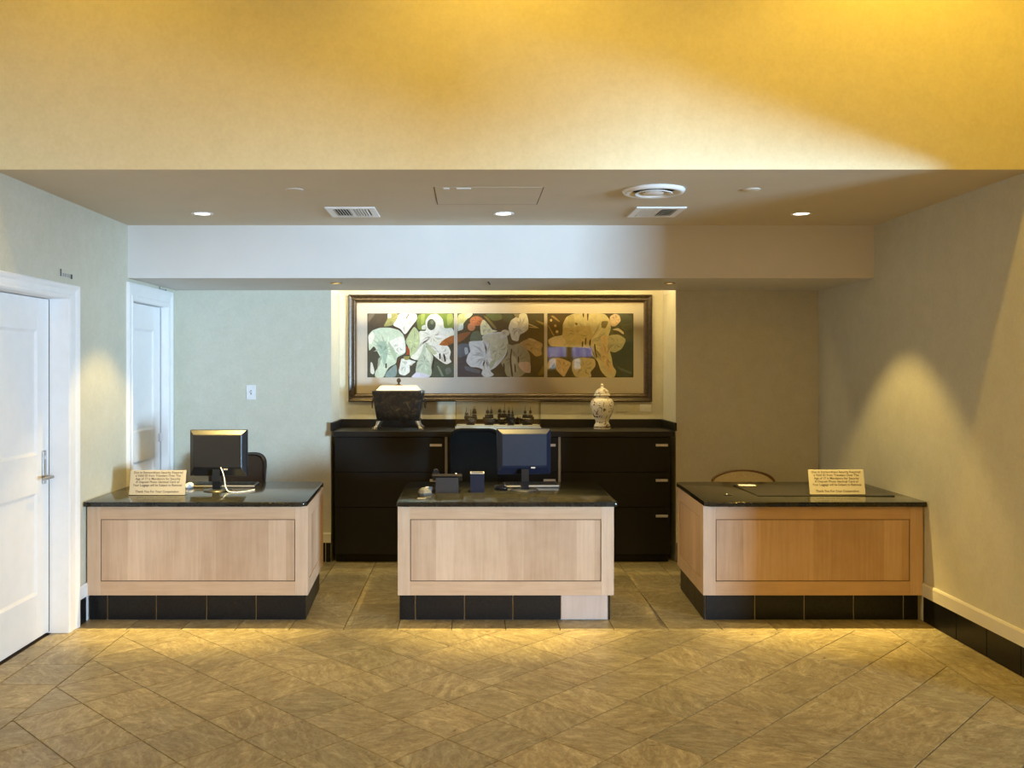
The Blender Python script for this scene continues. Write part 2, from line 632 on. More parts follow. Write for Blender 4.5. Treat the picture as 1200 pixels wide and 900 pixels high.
def tile_mesh(poly, h=0.012, ch=0.0012):
    mb = MB()
    inner = inset(poly, ch)
    r0 = [(x, y, 0) for x, y in poly]
    r1 = [(x, y, h - ch) for x, y in poly]
    r2 = [(x, y, h) for x, y in inner]
    if len(inner) != len(poly):
        mb.loft([r0, [(x, y, h) for x, y in poly]])
    else:
        mb.loft([r0, r1, r2])
    return mb.mesh('floor_tile', M_STONE)


TS = 0.319
ta = math.radians(44.4)          # direction of the joints running away to the right
e1 = Vector((math.sin(ta), math.cos(ta)))
e2 = Vector((-math.cos(ta), math.sin(ta)))
org = Vector((0.0395, 4.213))    # on a joint of the first family
q = Vector((-0.32, 4.264)) - org  # on a joint of the second family
org = org + e1 * q.dot(e1)
GAP = 0.0022
full = inset([(0, 0), tuple(e1 * TS), tuple((e1 + e2) * TS), tuple(e2 * TS)], GAP)
full_me = tile_mesh(full)
rect_me = {}
YT0, YT1 = 3.12, 5.735
BXL, BXR = -2.155, 2.64
ntile = 0
for i in range(-16, 20):
    for j in range(-16, 20):
        o = org + e1 * (i * TS) + e2 * (j * TS)
        p = [(o.x + x, o.y + y) for x, y in full]
        c = p
        for ax, lim, less in ((0, BXL + GAP, False), (0, BXR - GAP, True), (1, YT0, False), (1, YT1 - GAP, True)):
            if c:
                c = clip(c, ax, lim, less)
        if len(c) < 3 or area(c) < 0.0012:
            continue
        if abs(area(c) - area(p)) < 1e-7:
            put('tile', full_me, floor, (o.x, o.y, -0.012))
        else:
            cx, cy = sum(a for a, _ in c) / len(c), sum(b for _, b in c) / len(c)
            cl = []
            for a, b in c:      # drop doubled corners
                if not cl or math.hypot(a - cl[-1][0], b - cl[-1][1]) > 0.003:
                    cl.append((a, b))
            if math.hypot(cl[0][0] - cl[-1][0], cl[0][1] - cl[-1][1]) < 0.003:
                cl.pop()
            if len(cl) < 3:
                continue
            put('tile', tile_mesh([(a - cx, b - cy) for a, b in cl]), floor, (cx, cy, -0.012))
        ntile += 1


def rect_tiles(x0, x1, y0, y1, nx, ny):
    global ntile
    dx, dy = (x1 - x0) / nx, (y1 - y0) / ny
    key = (round(dx, 4), round(dy, 4))
    if key not in rect_me:
        rect_me[key] = tile_mesh([(GAP - dx / 2, GAP - dy / 2), (dx / 2 - GAP, GAP - dy / 2), (dx / 2 - GAP, dy / 2 - GAP), (GAP - dx / 2, dy / 2 - GAP)])
    for i in range(nx):
        for j in range(ny):
            put('tile', rect_me[key], floor, (x0 + dx * (i + 0.5), y0 + dy * (j + 0.5), -0.012))
            ntile += 1


rect_tiles(XL - 0.10, -2.474, YT0, YT1, 1, 8)        # narrow strip under the door
rect_tiles(-2.474, BXL, YT0, YT1, 1, 8)              # border along the left wall
rect_tiles(BXR, XR, YT0, YT1, 1, 8)                  # border along the right wall
rect_tiles(XL, XR, YT1, 8.0, 16, 7)                  # straight-laid tiles among the desks

# ------------------------------------------------------------------ baseboards: white board over black tiles
BT = 0.165


def tile_row(parent, axis, fixed, a, b, size, thick, name='tile', start=None, dirn=1):
    """row of black tiles on a vertical face; axis 'x' runs along x at y=fixed (facing -y), 'y' runs along y at x=fixed"""
    s = a if start is None else start
    cuts = [a]
    k = s
    while k < b - 0.01:
        if k > a + 0.01:
            cuts.append(k)
        k += size
    cuts.append(b)
    for c0, c1 in zip(cuts[:-1], cuts[1:]):
        mb = MB()
        if axis == 'x':
            mb.box(c0 + 0.003, c1 - 0.003, fixed - thick, fixed, 0.002, BT - 0.001, 0.0012)
        else:
            lo, hi = (fixed, fixed + thick) if dirn > 0 else (fixed - thick, fixed)
            mb.box(lo, hi, c0 + 0.003, c1 - 0.003, 0.002, BT - 0.001, 0.0012)
        part(name, mb, M_BTILE, parent)


def board_prof(mb, axis, fixed, a, b, dirn):
    t_, z0, z1 = 0.016, BT, 0.25
    pr = [(0, z0), (t_, z0), (t_, z1 - 0.012), (t_ - 0.006, z1), (0, z1)]
    if axis == 'x':
        mb.prism([(fixed - d, z) for d, z in pr], a, b, axis='x')
    else:
        mb.prism([(fixed + dirn * d, z) for d, z in pr], a, b, axis='y')
    return mb


bb = struct('baseboard_right', board_prof(MB(), 'y', XR, YE, YW, -1).box(XR - 0.004, XR, YE, YW, 0.0, BT), [M_CREAM], 'cream board over black tile skirting on the right wall', 'baseboard')
tile_row(bb, 'y', XR - 0.004, YE, 5.93, 0.325, 0.009, start=5.85 - 0.325 * 5, dirn=-1)
tile_row(bb, 'y', XR - 0.004, 6.95, YW - 0.002, 0.325, 0.009, dirn=-1)
bb = struct('baseboard_left', board_prof(MB(), 'y', XL, 5.815, 6.64, 1).box(XL, XL + 0.004, 5.815, 6.64, 0.0, BT), [M_WHITE], 'white board over black tile skirting on the left wall', 'baseboard')
tile_row(bb, 'y', XL + 0.004, 5.815, 5.93, 0.325, 0.009, dirn=1)
bb = struct('baseboard_back', board_prof(board_prof(MB(), 'x', YW, XL, AXL, 1), 'x', YW, AXR, XR, 1)
            .box(XL, AXL, YW - 0.004, YW, 0, BT).box(AXR, XR, YW - 0.004, YW, 0, BT), [M_CREAM], 'cream board over black tile skirting on the back wall', 'baseboard')
tile_row(bb, 'x', YW - 0.004, XL, AXL, 0.325, 0.009, start=AXL - 0.045 - 0.325 * 4)
tile_row(bb, 'x', YW - 0.004, AXR, XR, 0.325, 0.009)


# ------------------------------------------------------------------ doors on the left wall
def casing(name, y0, y1, ztop, cw, cwt, label, proud=0.024):
    """moulded door casing on the left wall round the opening y0..y1"""
    mb = MB()
    prof = lambda c: [(0.0, 0.010), (0.10 * c, 0.016), (0.26 * c, 0.016), (0.31 * c, 0.011), (0.61 * c, 0.013), (0.74 * c, 0.020), (0.90 * c, proud), (c, proud - 0.004)]
    pr = prof(cw)
    kt = cwt / cw
    # jambs: profile runs outwards from the opening
    for s, ye in ((1, y1), (-1, y0)):
        pts = [(ye + s * d, XL + h) for d, h in pr]
        pts = pts + [(ye + s * cw, XL), (ye, XL)]
        r0 = [(x, y, 0.0) for y, x in pts]
        r1 = [(x, y, ztop + kt * abs(y - ye)) for y, x in pts]
        mb.loft([r0, r1])
    pts = pr + [(cw, 0.0), (0.0, 0.0)]
    r0 = [(XL + h, y0 - d, ztop + kt * d) for d, h in pts]
    r1 = [(XL + h, y1 + d, ztop + kt * d) for d, h in pts]
    mb.loft([r0, r1])
    return struct(name, mb, M_WHITE, label, 'trim')


def door(name, y0, y1, ztop, xface, rails, label, hinge_gap=0.004):
    """panelled leaf whose visible face stands at x=xface; rails: list of (z0,z1) panel openings"""
    st = 0.155
    th = 0.045
    d = struct(name, MB().box(xface - th, xface - 0.018, y0 + hinge_gap, y1 - hinge_gap, 0.012, ztop - 0.004), M_WHITE, label, 'door')
    a, b = y0 + hinge_gap, y1 - hinge_gap
    part('stile', MB().box(xface - 0.018, xface, a, a + st, 0.012, ztop - 0.004, 0.0015), M_WHITE, d)
    part('stile', MB().box(xface - 0.018, xface, b - st, b, 0.012, ztop - 0.004, 0.0015), M_WHITE, d)
    zs = [0.012] + [z for pr in rails for z in pr] + [ztop - 0.004]
    for z0, z1 in zip(zs[0::2], zs[1::2]):
        part('rail', MB().box(xface - 0.018, xface, a + st, b - st, z0, z1, 0.0015), M_WHITE, d)
    for z0, z1 in rails:
        # sunk panel with a sloping sticking round it
        y_0, y_1 = a + st, b - st
        i_ = 0.016
        r0 = [(xface - 0.001, y_0, z0), (xface - 0.001, y_1, z0), (xface - 0.001, y_1, z1), (xface - 0.001, y_0, z1)]
        r1 = [(xface - 0.012, y_0 + i_, z0 + i_), (xface - 0.012, y_1 - i_, z0 + i_), (xface - 0.012, y_1 - i_, z1 - i_), (xface - 0.012, y_0 + i_, z1 - i_)]
        rb = [(xface - 0.018, y_0, z0), (xface - 0.018, y_1, z0), (xface - 0.018, y_1, z1), (xface - 0.018, y_0, z1)]
        part('panel', MB().loft([rb, r0, r1]), M_WHITE, d)
    return d


XD1 = XL - 0.112
d1 = door('door_1', D1Y0, D1Y1, D1Z - 0.002, XD1, [(0.28, 0.893), (1.127, 1.884)], 'white two-panel door with lever handle beside the left desk')
struct('trim_1', MB().box(XL - 0.2, XL, D1Y1 - 0.0005, D1Y1 + 0.001, 0, D1Z).box(XL - 0.2, XL, D1Y0 - 0.001, D1Y0 + 0.0005, 0, D1Z)
       .box(XL - 0.2, XL, D1Y0, D1Y1, D1Z - 0.0015, D1Z), M_WHITE, 'white jamb lining of the lever-handled door', 'trim')
casing('trim_2', D1Y0, D1Y1, D1Z, 0.145, 0.088, 'moulded white casing round the lever-handled door')
hy = D1Y1 - 0.075
pl = part('handle', MB().box(XD1 + 0.0, XD1 + 0.009, hy - 0.022, hy + 0.022, 0.94, 1.145, 0.003), M_STEEL, d1)
part('lever', MB().tube([(XD1 + 0.005, hy, 0.985), (XD1 + 0.055, hy, 0.985), (XD1 + 0.062, hy - 0.01, 0.985), (XD1 + 0.062, hy - 0.06, 0.985), (XD1 + 0.060, hy - 0.125, 0.985)], 0.0095, 10), M_STEEL, pl, True)
part('keyhole', MB().box(XD1 + 0.009, XD1 + 0.013, hy - 0.008, hy + 0.008, 1.09, 1.115, 0.003), M_ALU, pl)

XD2 = XL - 0.05
d2 = door('door_2', D2Y0, D2Y1, D2Z - 0.002, XD2, [(0.28, 0.93), (1.16, 1.955)], 'white two-panel door at the end of the left wall behind the desk')
struct('trim_3', MB().box(XL - 0.2, XL, D2Y1 - 0.0005, D2Y1 + 0.001, 0, D2Z).box(XL - 0.2, XL, D2Y0 - 0.001, D2Y0 + 0.0005, 0, D2Z)
       .box(XL - 0.2, XL, D2Y0, D2Y1, D2Z - 0.0015, D2Z), M_WHITE, 'white jamb lining of the far door', 'trim')
casing('trim_4', D2Y0, D2Y1, D2Z, 0.11, 0.128, 'moulded white casing round the far door')
part('gap', MB().box(XD2 - 0.03, XD2 + 0.0015, D2Y1 - 0.009, D2Y1 - 0.0006, 0.012, D2Z - 0.006), M_GAP, d2)
part('gap', MB().box(XD1 - 0.03, XD1 + 0.0012, D1Y1 - 0.007, D1Y1 - 0.0006, 0.012, D1Z - 0.006), M_GAP, d1)
hp = part('handle', MB().box(XD2, XD2 + 0.008, D2Y1 - 0.052, D2Y1 - 0.014, 1.045, 1.115, 0.003), M_ALU, d2)
part('latch_bolt', MB().box(XD2 + 0.008, XD2 + 0.014, D2Y1 - 0.042, D2Y1 - 0.024, 1.062, 1.098, 0.002), M_WHITEPL, hp)

# small dark marks above both doors
for (yy, zz, lab, par) in ((5.66, 2.212, 'small dark number marks above the lever-handled door', None),
                           (7.43, 2.282, 'small dark number marks above the far door', None)):
    s = thing('door_number', lab, 'sign', (XL + 0.0, yy, zz))
    hs = 0.045 if yy < 6 else 0.024
    part('plate', MB().box(XL + 0.0005, XL + 0.004, yy - 0.105, yy + 0.085, zz, zz + hs * 1.15, 0.0008), M_WALL, s)
    for dy, wd, z0, z1 in ((-0.09, 0.016, 0.12, 1.1), (-0.055, 0.02, 0.15, 0.62), (-0.025, 0.02, 0.15, 0.62), (0.01, 0.016, 0.15, 0.62), (0.036, 0.012, 0.15, 0.62), (0.056, 0.022, 0.05, 0.68)):
        part('mark', MB().box(XL + 0.004, XL + 0.0055, yy + dy, yy + dy + wd, zz + hs * z0, zz + hs * z1), M_GREYPL if dy not in (-0.09, 0.056) else M_PLASTIC, s)


# ------------------------------------------------------------------ reception desks
WY, BY = 5.94, 5.97           # wood face, tiled base face
GY0, GY1 = 5.885, 6.93        # granite front and back
GZ0, GZ1 = 0.755, 0.785
WZ0 = 0.168


def rounded_outline(pts, radii, n=4):
    out = []
    N = len(pts)
    for i in range(N):
        p = Vector(pts[i])
        r = radii[i]
        if r <= 0:
            out.append((p.x, p.y))
            continue
        a = (Vector(pts[i - 1]) - p).normalized()
        b = (Vector(pts[(i + 1) % N]) - p).normalized()
        A, B = p + a * r, p + b * r
        for k in range(n + 1):
            s = k / n
            qv = A * (1 - s) ** 2 + p * 2 * s * (1 - s) + B * s * s
            out.append((qv.x, qv.y))
    return out


def desk(label, x0, x1, xb0, xb1, px0, px1, tiles, gl, gr, side=None, bare=None, b0=None, b1=None):
    """x0,x1 wood ends at the front, xb0,xb1 at the back; px0,px1 sunk panel; tiles: joint positions of the tiled base"""
    root = thing('reception_desk', label, 'desk', ((x0 + x1) / 2, (GY0 + GY1) / 2, 0))
    g1, g2 = 0.665, 0.259
    yb = 6.86
    core0, core1 = x0 + (0.02 if side == 'L' else 0.001), x1 - (0.02 if side == 'R' else 0.001)
    # carcass behind the framed front
    part('body', MB().prism([(core0, WY + 0.022), (core1, WY + 0.022), (xb1 - (0.02 if side == 'R' else 0.001), yb), (xb0 + (0.02 if side == 'L' else 0.001), yb)], WZ0 + 0.002, GZ0 - 0.001), M_MAPLE_V, root)
    part('backing', MB().box(px0 - 0.01, px1 + 0.01, WY + 0.010, WY + 0.0215, g2 - 0.01, g1 + 0.01), M_GROOVE, root)
    part('stile', MB().box(x0, px0, WY, WY + 0.022, WZ0, GZ0 - 0.0005, 0.001), M_MAPLE_V, root)
    part('stile', MB().box(px1, x1, WY, WY + 0.022, WZ0, GZ0 - 0.0005, 0.001), M_MAPLE_V, root)
    part('rail', MB().box(px0, px1, WY, WY + 0.010, g1, GZ0 - 0.0005, 0.001), M_MAPLE_H, root)
    part('rail', MB().box(px0, px1, WY, WY + 0.010, WZ0, g2, 0.001), M_MAPLE_H, root)
    part('front_panel', MB().box(px0 + 0.005, px1 - 0.005, WY + 0.003, WY + 0.0105, g2 + 0.005, g1 - 0.005, 0.001), M_MAPLE, root)
    # visible framed end
    if side:
        fx, bx, s = (x1, xb1, 1) if side == 'R' else (x0, xb0, -1)

        def fr(ya, yb_, off):
            f = lambda y: fx + (bx - fx) * (y - WY) / (yb - WY)
            return [(f(ya) - s * (0.02 - off), ya), (f(ya) - s * 0.0 + s * (off - 0.0), ya), (f(yb_) + s * off, yb_), (f(yb_) - s * (0.02 - off), yb_)]

        def ap(ya, yb_, t0, t1):
            f = lambda y: fx + (bx - fx) * (y - WY) / (yb - WY)
            return [(f(ya) - s * t0, ya), (f(ya) - s * t1, ya), (f(yb_) - s * t1, yb_), (f(yb_) - s * t0, yb_)]
        y0, y1 = WY + 0.0225, yb
        part('end_stile', MB().prism(ap(y0, y0 + 0.075, 0.019, 0.0), WZ0, GZ0 - 0.0005), M_MAPLE_V, root)
        part('end_stile', MB().prism(ap(y1 - 0.09, y1, 0.019, 0.0), WZ0, GZ0 - 0.0005), M_MAPLE_V, root)
        part('end_rail', MB().prism(ap(y0 + 0.075, y1 - 0.09, 0.010, 0.0), g1, GZ0 - 0.0005), M_MAPLE_V, root)
        part('end_rail', MB().prism(ap(y0 + 0.075, y1 - 0.09, 0.010, 0.0), WZ0, g2), M_MAPLE_V, root)
        part('end_backing', MB().prism(ap(y0 + 0.075, y1 - 0.09, 0.019, 0.0105), WZ0, GZ0 - 0.001), M_GROOVE, root)
        part('end_panel', MB().prism(ap(y0 + 0.080, y1 - 0.095, 0.0105, 0.003), g2 + 0.005, g1 - 0.005), M_MAPLE, root)
    # plinth with black tiles
    p0 = b0 if b0 is not None else x0
    p1 = b1 if b1 is not None else x1
    q0, q1 = p0 + (0.012 if side == 'L' or side is None else 0), p1 - (0.012 if side == 'R' or side is None else 0)
    dx0, dx1 = (xb0 - x0), (xb1 - x1)
    pl_ = part('plinth', MB().prism([(q0, BY + 0.010), (q1, BY + 0.010), (q1 + dx1, 6.80), (q0 + dx0, 6.80)], 0.0, WZ0 + 0.001), M_BGROUT, root)
    for a, b in zip(tiles[:-1], tiles[1:]):
        if bare and abs(a - bare[0]) < 0.01:
            part('exposed_wood', MB().box(bare[0], bare[1], BY + 0.0005, BY + 0.0095, 0.006, BT, 0.001), M_WOODBARE, pl_)
            continue
        part('tile', MB().box(a + 0.0038, b - 0.0038, BY, BY + 0.0095, 0.002, BT, 0.0012), M_BTILE, pl_)
    for sd, qq, dd in (('L', q0, dx0), ('R', q1, dx1)):
        if side == sd or side is None:
            sg = 1 if sd == 'R' else -1
            ys = [BY + 0.001 + k * 0.2765 for k in range(4)]
            for a, b in zip(ys[:-1], ys[1:]):
                f = lambda y: qq + dd * (y - BY) / (6.80 - BY)
                part('tile', MB().prism([(f(a) + sg * 0.0005, a + 0.002), (f(a) + sg * 0.010, a + 0.002), (f(b) + sg * 0.010, b - 0.002), (f(b) + sg * 0.0005, b - 0.002)], 0.002, BT), M_BTILE, pl_)
    # granite top
    rr = [0.045 if side != 'R' else 0.0, 0, 0, 0]
    out = [(gl[0], GY0), (gr[0], GY0), (gr[1], GY1), (gl[1], GY1)]
    rad = [0.0, 0.0, 0.03, 0.03]
    rad[0] = 0.04 if side in ('L', None) else 0.012
    rad[1] = 0.04 if side in ('R', None) else 0.012
    if side is None:
        rad = [0.015, 0.015, 0.03, 0.03]
    part('granite_top', MB().prism(rounded_outline(out, rad), GZ0, GZ1, 0.010, 3), M_GRANITE, root, True)
    return root


def bx(px, Y):
    return (px - 552.0) * Y / 1066.0


desk('maple desk with granite top against the door wall, holding a monitor and a notice card',
     -2.507, -1.067, -2.507, -1.115, -2.420, -1.149,
     [bx(x, BY) for x in (104, 125.7, 183, 242, 300, 357.5)], (-2.512, -2.512), (-1.066, -1.122), side='R', b0=-2.506, b1=-1.083)
desk('free-standing maple desk with granite top and a bare patch in its black plinth',
     -0.479, 0.933, -0.479, 0.933, -0.398, 0.850,
     [bx(x, BY) for x in (469.4, 486.8, 544.4, 601.1, 657.5, 711.5)], (-0.482, -0.482), (0.948, 0.948), side=None,
     bare=(bx(657.5, BY), bx(711.5, BY)), b0=-0.471, b1=0.914)
desk('maple desk with granite top against the papered wall, holding a black pad and card',
     1.516, 2.952, 1.555, 2.952, 1.598, 2.867,
     [bx(x, BY) for x in (826.5, 884.7, 942.6, 1000.5, 1058.9, 1076.5)], (1.514, 1.560), (2.955, 2.955), side='L', b0=1.525, b1=2.942)

# ------------------------------------------------------------------ black cabinets and worktop in the alcove
CZ, CF = 1.117, 7.69          # worktop surface, drawer face
CXL, CXR = bx(392, CF), bx(785.5, CF)
root = thing('worktop', 'long black worktop with a low upstand running across the alcove', 'worktop', ((CXL + CXR) / 2, 7.95, CZ - 0.045))
part('slab', MB().box(AXL + 0.03, AXR - 0.03, 7.65, YA - 0.002, CZ - 0.045, CZ, 0.002), M_BLACKTOP, root)
struct('trim_5', MB().box(AXL + 0.022, AXR - 0.022, YA - 0.020, YA - 0.002, CZ + 0.0005, 1.187, 0.002), M_BLACKTOP, 'low black upstand along the alcove wall behind the worktop', 'trim')
struct('trim_6', MB().box(AXL + 0.002, AXL + 0.022, 7.70, YA - 0.002, CZ + 0.0005, 1.187, 0.002), M_BLACKTOP, 'low black upstand at the casket end of the worktop', 'trim')
struct('trim_7', MB().box(AXR - 0.022, AXR - 0.002, 7.70, YA - 0.002, CZ + 0.0005, 1.187, 0.002), M_BLACKTOP, 'low black upstand at the jar end of the worktop', 'trim')
seams = [CXL, bx(521.3, CF), bx(524.3, CF), bx(654.2, CF), bx(657.2, CF), CXR]
for k, lab in enumerate(('black drawer cabinet behind the gap between the first two desks',
                         'black drawer cabinet in the middle of the alcove behind the black chair',
                         'black drawer cabinet with three visible pulls beside the dim wall')):
    a, b = seams[2 * k], seams[2 * k + 1]
    c = thing('drawer_cabinet', lab, 'cabinet', ((a + b) / 2, 7.95, 0))
    part('body', MB().box(a, b, CF + 0.021, YA - 0.004, 0.075, CZ - 0.046), M_BLACKLAM, c)
    part('plinth', MB().box(a, b, CF + 0.07, YA - 0.004, 0.0, 0.075), M_BLACKLAM, c)
    for z0, z1, hz in ((0.772, CZ - 0.05, 1.000), (0.475, 0.768, 0.703), (0.078, 0.471, 0.402)):
        dr = part('drawer', MB().box(a + 0.002, b - 0.002, CF, CF + 0.020, z0, z1, 0.0015), M_BLACKLAM, c)
        hx1 = b - 0.024
        part('handle', MB().box(hx1 - 0.102, hx1, CF - 0.022, CF - 0.014, hz - 0.011, hz + 0.011, 0.002)
             .box(hx1 - 0.092, hx1 - 0.082, CF - 0.0145, CF, hz - 0.005, hz + 0.005).box(hx1 - 0.02, hx1 - 0.01, CF - 0.0145, CF, hz - 0.005, hz + 0.005), M_ALU, dr)
    if k < 2:
        part('filler_strip', MB().box(b + 0.0005, seams[2 * k + 2] - 0.0005, CF + 0.001, CF + 0.03, 0.08, CZ - 0.048), M_STRIP, c)

# ------------------------------------------------------------------ framed triptych
FY = 8.225
KX = FY / 1066.0


def fx_(px):
    return (px - 552.0) * KX


def fz_(py):
    return EYE - (py - 430.0) * KX


fx0, fx1, fz1, fz0 = fx_(408.4), fx_(764.2), fz_(345.3), fz_(470.6)
art = thing('framed_picture', 'wide dark framed triptych of white lilies hung in the alcove', 'picture', ((fx0 + fx1) / 2, FY + 0.03, fz0))
fw = 0.066
pf = [(0.0, 0.030), (0.0, -0.006), (0.008, -0.012), (0.020, -0.008), (0.034, 0.002), (0.048, 0.0), (0.058, 0.006), (fw, 0.012), (fw, 0.030)]


def frame_side(pa, pb, inward):
    """pa, pb outer corners (x,z); inward: unit vector to the picture's inside; mitred profile"""
    pa, pb = Vector(pa), Vector(pb)
    d = (pb - pa).normalized()
    n_ = Vector(inward)
    ra = [pa + n_ * w_ + d * w_ for w_, _ in pf]
    rb = [pb + n_ * w_ - d * w_ for w_, _ in pf]
    return [[(p.x, FY + h, p.y) for p, (_, h) in zip(ra, pf)], [(p.x, FY + h, p.y) for p, (_, h) in zip(rb, pf)]]


for pa, pb, inw in (((fx0, fz0), (fx1, fz0), (0, 1)), ((fx1, fz0), (fx1, fz1), (-1, 0)), ((fx1, fz1), (fx0, fz1), (0, -1)), ((fx0, fz1), (fx0, fz0), (1, 0))):
    part('frame_side', MB().loft(frame_side(pa, pb, inw)), M_FRAME, art, True)
lip = MB()
ix0, ix1, iz0, iz1 = fx0 + fw, fx1 - fw, fz0 + fw, fz1 - fw
for a, b, c_, d_ in ((ix0, ix1, iz0 - 0.001, iz0 + 0.008), (ix0, ix1, iz1 - 0.008, iz1 + 0.001), (ix0 - 0.001, ix0 + 0.008, iz0, iz1), (ix1 - 0.008, ix1 + 0.001, iz0, iz1)):
    lip.box(a, b, FY + 0.013, FY + 0.019, c_, d_)
part('gilt_lip', lip, M_FRAMEIN, art)
part('mount', MB().box(fx0 + 0.02, fx1 - 0.02, FY + 0.0225, FY + 0.0290, fz0 + 0.02, fz1 - 0.02), M_MAT, art)
part('glass', MB().box(ix0 - 0.004, ix1 + 0.004, FY + 0.0165, FY + 0.0175, iz0 - 0.004, iz1 + 0.004), M_GLASS, art)


def chaikin(p, it=2):
    for _ in range(it):
        out = []
        for i in range(len(p)):
            a, b = p[i], p[(i + 1) % len(p)]
            k_ = 0.16 if _ == 0 else 0.25
            out.append(((1 - k_) * a[0] + k_ * b[0], (1 - k_) * a[1] + k_ * b[1]))
            out.append((k_ * a[0] + (1 - k_) * b[0], k_ * a[1] + (1 - k_) * b[1]))
        p = out
    return p


def ell(cx, cy, rx, ry, n=14):
    return [(cx + rx * math.cos(2 * PI * i / n), cy + ry * math.sin(2 * PI * i / n)) for i in range(n)]


